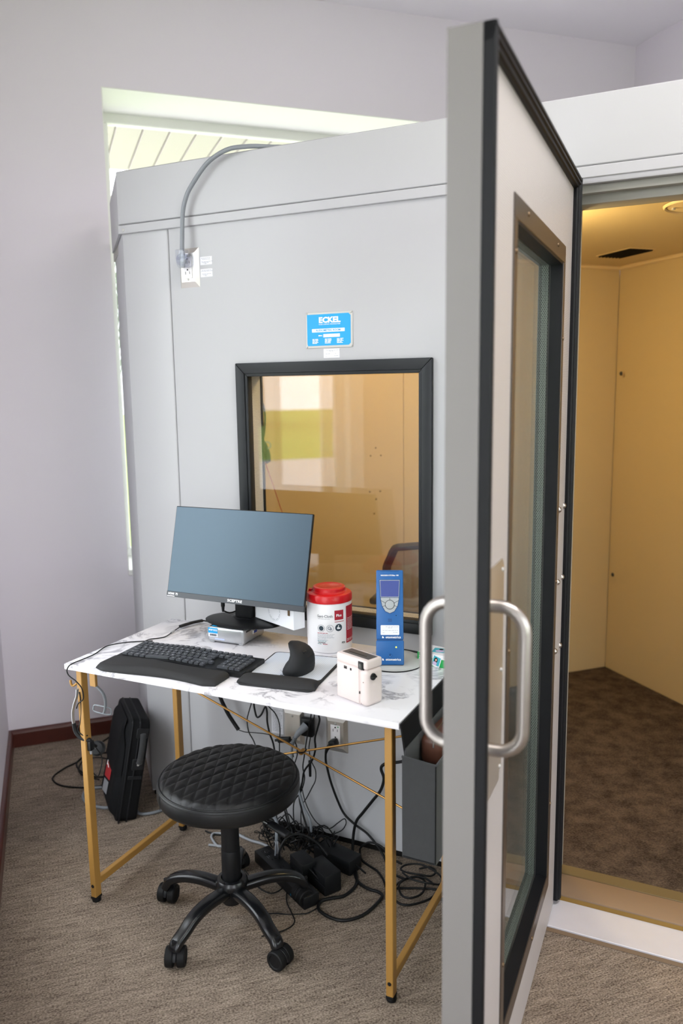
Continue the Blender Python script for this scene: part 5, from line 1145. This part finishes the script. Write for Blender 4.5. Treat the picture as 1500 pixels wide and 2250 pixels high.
cable('power_cable', [(.72, -.04, .36), (.690, -.04, .349), (.664, -.04, .343), (.642, -.04, .330), (.636, -.04, .315), (.645, -.04, .286), (.634, -.04, .245), (.607, -.04, .205), (.572, -.04, .155), (.549, -.04, .120), (.538, -.04, .070), (.540, -.05, .020), (.560, -.085, .007), (.590, -.135, .0065), (.614, -.189, .0065), (.604, -.249, .0065), (.575, -.275, .0065), (.553, -.300, .0065), (.562, -.335, .0065), (.610, -.355, .0065), (.656, -.347, .0065), (.693, -.300, .0065), (.708, -.215, .0065), (.690, -.192, .0065), (.655, -.190, .0065), (.614, -.172, .0065), (.580, -.13, .0065), (.547, -.089, .0065), (.50, -.06, .0065)], .0048, 'cable', 'heavy black power cable looping down the wall and across the carpet', seg=10)
cable('floor_cable', [(.70, -.03, .006), (.657, -.022, .013), (.633, -.02, .037), (.605, -.02, .047), (.578, -.02, .042), (.555, -.022, .020), (.556, -.03, .006), (.575, -.06, .005), (.610, -.080, .005), (.643, -.095, .005), (.675, -.125, .005), (.70, -.16, .005), (.72, -.2, .005)], .0034, 'cable', 'black cable rising in a low loop against the base strip')
cable('coiled_cable', [(.70, -.165, .0045), (.732, -.149, .0045), (.794, -.121, .0045), (.846, -.111, .006), (.835, -.160, .0045), (.789, -.210, .0045), (.750, -.206, .0045), (.728, -.165, .0105), (.734, -.118, .0105), (.762, -.075, .006), (.800, -.095, .0125), (.812, -.15, .0125), (.790, -.186, .0125), (.760, -.185, .0125), (.738, -.150, .018), (.75, -.11, .018), (.79, -.085, .018), (.83, -.10, .014)], .0032, 'cable', 'black coiled cable on the carpet behind the right desk leg')
cable('coiled_cable', [(.759, -.030, .005), (.79, -.022, .014), (.815, -.037, .016), (.81, -.066, .016), (.78, -.082, .022), (.74, -.088, .022), (.716, -.080, .022), (.725, -.05, .022), (.77, -.035, .024), (.83, -.05, .016), (.85, -.08, .01), (.83, -.11, .022), (.77, -.12, .026), (.73, -.10, .026)], .0030, 'cable', 'black coil of cable on top of the heap by the right wall base')
cable('floor_cable', [(.27, -.27, .012), (.306, -.289, .005), (.340, -.312, .004), (.375, -.325, .004), (.402, -.324, .004), (.417, -.295, .005), (.423, -.262, .020)], .0020, 'cable', 'thin black cable on the carpet just right of the stool hub')
cable('floor_cable', [(.420, -.235, .012), (.424, -.258, .004), (.431, -.285, .003), (.451, -.327, .003), (.470, -.352, .003), (.495, -.376, .003), (.522, -.405, .003), (.524, -.432, .003), (.506, -.464, .003), (.47, -.50, .003)], .0017, 'cable', 'thin black cable wriggling towards the front right caster')
cable('floor_cable', [(.42, -.425, .003), (.452, -.401, .003), (.487, -.390, .003), (.511, -.378, .003), (.540, -.36, .003), (.555, -.325, .003)], .0017, 'cable', 'short thin black cable curving past the rear caster')
cable('thin_wall_cable', [(.345, -.03, .20), (.349, -.02, .149), (.357, -.02, .125), (.368, -.02, .103), (.384, -.02, .080), (.400, -.02, .066), (.422, -.02, .058), (.445, -.02, .060), (.475, -.02, .088), (.496, -.02, .106), (.503, -.02, .098), (.500, -.02, .084), (.485, -.02, .062), (.448, -.022, .037), (.43, -.03, .02)], .0017, 'cable', 'thin black wire sagging in a swag along the lower wall')
cable('grey_cable', [(.08, -.19, .005), (.129, -.178, .005), (.113, -.184, .005), (.085, -.168, .005), (.060, -.145, .005), (.058, -.125, .005), (.10, -.11, .005), (.16, -.10, .005)], .0040, 'cable_lg', 'light grey cable loop on the carpet left of the stool column')
cable('grey_cable', [(.12, -.09, .005), (.151, -.102, .005), (.195, -.111, .005), (.235, -.113, .006), (.27, -.12, .006)], .0046, 'cable_lg', 'straight light grey cable on the carpet behind the stool column')
cable('black_lead', [(.022, -.127, .007), (.040, -.129, .006), (.066, -.128, .005), (.102, -.118, .005), (.13, -.10, .005)], .0026, 'cable', 'short black lead with a square end behind the stool column')
# power strip
ps = thing('power_strip', 'long black power strip with rocker switch on the carpet', 'power strip', (.278, -.180, 0), R(-30))
MB().b2((0, -.027, .001), (.30, .027, .040), .004, 2).build('housing', X['black'], ps); MB().b2((.018, -.012, .0395), (.048, .012, .0425), .001, 1).build('switch_frame', X['black_soft'], ps)
MB().box((.033, 0, .0435), (.020, .016, .005), .001, 1, rot=Euler((0, .15, 0)).to_matrix()).build('rocker_switch', X['black_gloss'], ps)
MB().b2((.225, -.0275, .008), (.262, -.0268, .014)).build('blue_mark', X['cyan'], ps, 0)
dashes('switch_print', [(.052, -.004, [.004, .003]), (.052, -.010, [.003, .005, .003])], X['grey_print'], ps, Matrix.Translation((0, 0, .0402)), .0010)
for k in range(4):
    for y in (-.005, .005): MB().b2((.075 + .052 * k, y - .0012, .0398), (.083 + .052 * k, y + .0012, .0405)).build('socket_slot', X['kick'], ps, 0)
cpg = thing('clear_plug', 'clear plastic plug on an arched grey cable in the power strip', 'plug', (.347, -.200, .041))
MB().lathe([(0, 0), (.014, 0), (.0155, .004), (.0150, .030), (.0125, .046), (.0085, .054), (.0065, .056), (0, .056)], seg=24).build('plug_body', X['clear'], cpg)
q = MB(); [q.cyl((dx, dy, .003), (dx * .4, dy * .4, .05), .0022, seg=8) for dx, dy in ((.006, 0), (-.005, .004), (-.003, -.006))]; q.build('plug_core', X['cable_lg'], cpg)
MB().tube([(0, 0, .054), (-.002, .004, .075), (-.018, .035, .087), (-.055, .070, .086), (-.10, .085, .078), (-.145, .070, .060), (-.175, .055, .030), (-.21, .03, .008)], .0050, 10, 6).build('cord', X['cable_g'], cpg)
for (x, y, a, sx, sy, z0, z1, lb, extra) in ((.455, -.228, -30, .078, .050, .041, .080, 'flat black power adapter plugged upright into the power strip', 0), (.522, -.222, -30, .105, .060, .001, .066, 'big black power brick with a white sticker beside the strip', 1), (.512, -.106, -14, .150, .060, .001, .050, 'black power brick against the wall base under the cable tangle', 0)):
    t = thing('power_brick', lb, 'power adapter', (x, y, 0), R(a)); MB().b2((-sx/2, -sy/2, z0), (sx/2, sy/2, z1), .005, 2).build('case', X['black'], t)
    MB().b2((-sx/2 + .002, -sy/2 - .0006, z0 + (z1 - z0) * .48), (sx/2 - .002, sy/2 + .0006, z0 + (z1 - z0) * .50)).build('case_seam', X['stitch'], t, 0)
    if extra: MB().b2((-sx/2 + .006, -sy/2 - .0008, .030), (-sx/2 + .020, -sy/2, .050)).build('sticker', X['paper'], t, 0)
    else: MB().tube([(sx/2 - .004, 0, (z0 + z1) / 2), (sx/2 + .012, 0, (z0 + z1) / 2 - .002), (sx/2 + .03, .01, max(.004, (z0 + z1) / 2 - .02))], .003, 6, 4).build('lead', X['cable'], t)
cable('arched_cable', [(.362, -.215, .042), (.365, -.210, .075), (.38, -.19, .105), (.41, -.165, .110), (.44, -.15, .095), (.47, -.14, .07), (.50, -.15, .052)], .0038, 'cable', 'black cable arching out of the power strip beside the clear plug')
tg = MB(); rt = random.Random(11)                        # the tangle: many thin black strands nobody could count
for k in range(34):
    cx, cy = .36 + rt.uniform(-.085, .10), -.095 + rt.uniform(-.035, .030); rr = rt.uniform(.025, .060); ph = rt.uniform(0, 6.28); tl = rt.uniform(-.5, .5); pts = []
    for j in range(9):
        a = ph + j * 2 * math.pi / 8 * rt.uniform(.92, 1.05); pts.append((cx + rr * 1.25 * math.cos(a), min(-.012, cy + rr * .55 * math.sin(a)), max(.004, .040 + rt.uniform(-.02, .045) + tl * rr * math.sin(a) * .6)))
    tg.tube(pts, rt.choice((.0014, .0018, .0024)), 5, 4)
tag(tg.build('cable_tangle', X['cable'], None, 60, kind='stuff'), 'tangled heap of thin black cables on the carpet behind the stool', 'cables')
# loose cables on the carpet behind the bag
cable('floor_cable', [(-.74, .36, .02), (-.797, .362, .005), (-.792, .257, .004), (-.776, .154, .004), (-.757, .089, .004), (-.764, .029, .004), (-.752, -.045, .004), (-.707, -.078, .004), (-.651, -.084, .004), (-.575, -.06, .004), (-.521, -.013, .004), (-.47, .06, .004)], .0032, 'cable', 'black cable in a wide loop on the carpet left of the bag')
cable('floor_cable', [(-.58, .26, .004), (-.686, .217, .004), (-.741, .17, .0045), (-.763, .115, .0045), (-.734, .062, .0045), (-.652, .022, .0045), (-.592, .024, .0045), (-.53, .06, .0045)], .0032, 'cable', 'black cable in a smaller loop inside the wide one by the bag')
cable('floor_cable', [(-.56, .17, .011), (-.645, .152, .011), (-.70, .143, .0105), (-.730, .102, .0105), (-.702, .041, .0105), (-.64, .0, .011), (-.56, .0, .011)], .0030, 'cable', 'black cable crossing over the loops left of the bag')
cable('grey_cable', [(-.48, -.02, .006), (-.545, -.055, .006), (-.549, -.085, .006), (-.535, -.112, .006), (-.507, -.137, .006), (-.46, -.152, .006), (-.400, -.148, .006), (-.355, -.11, .006)], .0056, 'cable_g', 'thick grey cable curving out from under the bag on its left')
cable('grey_cable', [(-.300, -.10, .006), (-.262, -.128, .006), (-.224, -.111, .006), (-.195, -.069, .006), (-.17, -.02, .006)], .0056, 'cable_g', 'thick grey cable emerging right of the bag near the desk leg')

# ------------------------------------------------------------------ inside the booth: headphones on a hook, mesh office chair
hpn = thing('headphones', 'black headphones hanging on a hook inside the booth', 'headphones', rm(1.055, -.30, 1.38), TH)
MB().box((0, .018, .065), (.030, .036, .030), .004, 2).build('wall_hook', X['black'], hpn)
MB().tube([(0, -.012, .060), (0, -.010, .062), (.012, -.018, .050), (.018, -.022, .0), (.012, -.024, -.07), (.004, -.024, -.10)], .0035, 8, 6).build('headband', X['black'], hpn)
MB().tube([(0, -.012, .060), (-.03, -.014, .050), (-.055, -.018, .0), (-.050, -.022, -.07), (-.042, -.024, -.10)], .0035, 8, 6).build('headband', X['black'], hpn)
for x in (.004, -.045): MB().lathe([(0, .018), (.030, .018), (.046, .010), (.048, -.006), (.036, -.014), (0, -.014)], seg=32, m=Matrix.Translation((x, -.026, -.135)) @ Matrix.Rotation(R(70), 4, 'Y') @ Matrix.Diagonal((1.25, .9, 1, 1))).build('ear_cup', X['black_soft'], hpn)
MB().lathe([(.010, 0), (.017, .002), (.018, -.002), (.010, -.002)], seg=24, m=Matrix.Translation((.016, -.052, -.115)) @ Matrix.Rotation(R(60), 4, 'X')).build('cup_ring', X['cable_lg'], hpn)
cable('headphone_cord', [tuple(rm(1.06, -.32, 1.22)), tuple(rm(1.08, -.33, 1.15)), tuple(rm(1.12, -.33, 1.02)), tuple(rm(1.15, -.33, .90)), tuple(rm(1.13, -.35, .70)), tuple(rm(1.1, -.36, .5))], .0014, 'red_print', 'thin red cord hanging on the booth wall below the headphones')
MB().box((0, 0, 0), (.03, .03, .03), .004).build('spare_hook', X['black'], hpn).location = (-.02, .018, -.275)
oc = thing('office_chair', 'grey mesh office chair inside the booth, seen through its window', 'chair', (.655, .60, .036), R(8))
def cback(u, v):
    s = 2 * u - 1; z = .46 + .44 * v; w = .205 + .030 * math.sin(v * math.pi * .8) - .03 * max(0, v - .8) / .2; return Vector((s * w, -.10 - .05 * v + .060 * s * s + .03 * math.sin(v * 3.1), z - .03 * s * s * v * v))
cbk = MB(); cbk.grid(cback, 20, 20); cm_ = cbk.build('back_mesh', None, oc, 60)
mm_ = mat('chair_mesh', '55565c', .9); N_, L_, p_ = nodes_of(mm_); p_.inputs['Alpha'].default_value = .62; cm_.data.materials.append(mm_)
ring = [cback(0, k / 10) for k in range(11)] + [cback(k / 10, 1) for k in range(1, 11)] + [cback(1, 1 - k / 10) for k in range(1, 11)] + [cback(1 - k / 10, 0) for k in range(1, 10)]
MB().tube(ring, .020, 10, 2, True, flat=.7).build('back_frame', X['chair'], oc)
mb = MB(); mb.box((0, .14, .44), (.48, .46, .07), .03, 4); mb.build('seat', X['mesh'], oc)
MB().tube([(0, -.06, .62), (0, -.13, .50), (0, -.08, .39), (0, .08, .385)], .022, 10, 5).build('back_support', X['chair'], oc)
for sg in (-1, 1):
    a_ = MB(); a_.tube([(sg * .25, .16, .42), (sg * .285, .16, .47), (sg * .285, .15, .62)], .016, 10, 4); a_.box((sg * .285, .13, .635), (.075, .25, .028), .012, 3); a_.build('armrest', X['chair'], oc)
MB().cyl((0, .12, .09), (0, .12, .41), .027, seg=20).build('column', X['black'], oc)
for k in range(5):
    a = R(90 + 72 * k); l_ = MB().tube([(0, .12, .105), (.14 * math.cos(a), .12 + .14 * math.sin(a), .098), (.27 * math.cos(a), .12 + .27 * math.sin(a), .066)], .018, 8, 4, radii=(.022, .014)).build('leg', X['black'], oc)
    MB().cyl((.27 * math.cos(a) - .022 * math.sin(a), .12 + .27 * math.sin(a) + .022 * math.cos(a), .027), (.27 * math.cos(a) + .022 * math.sin(a), .12 + .27 * math.sin(a) - .022 * math.cos(a), .027), .026, seg=20, bev=.004).build('caster', X['rubber'], l_)
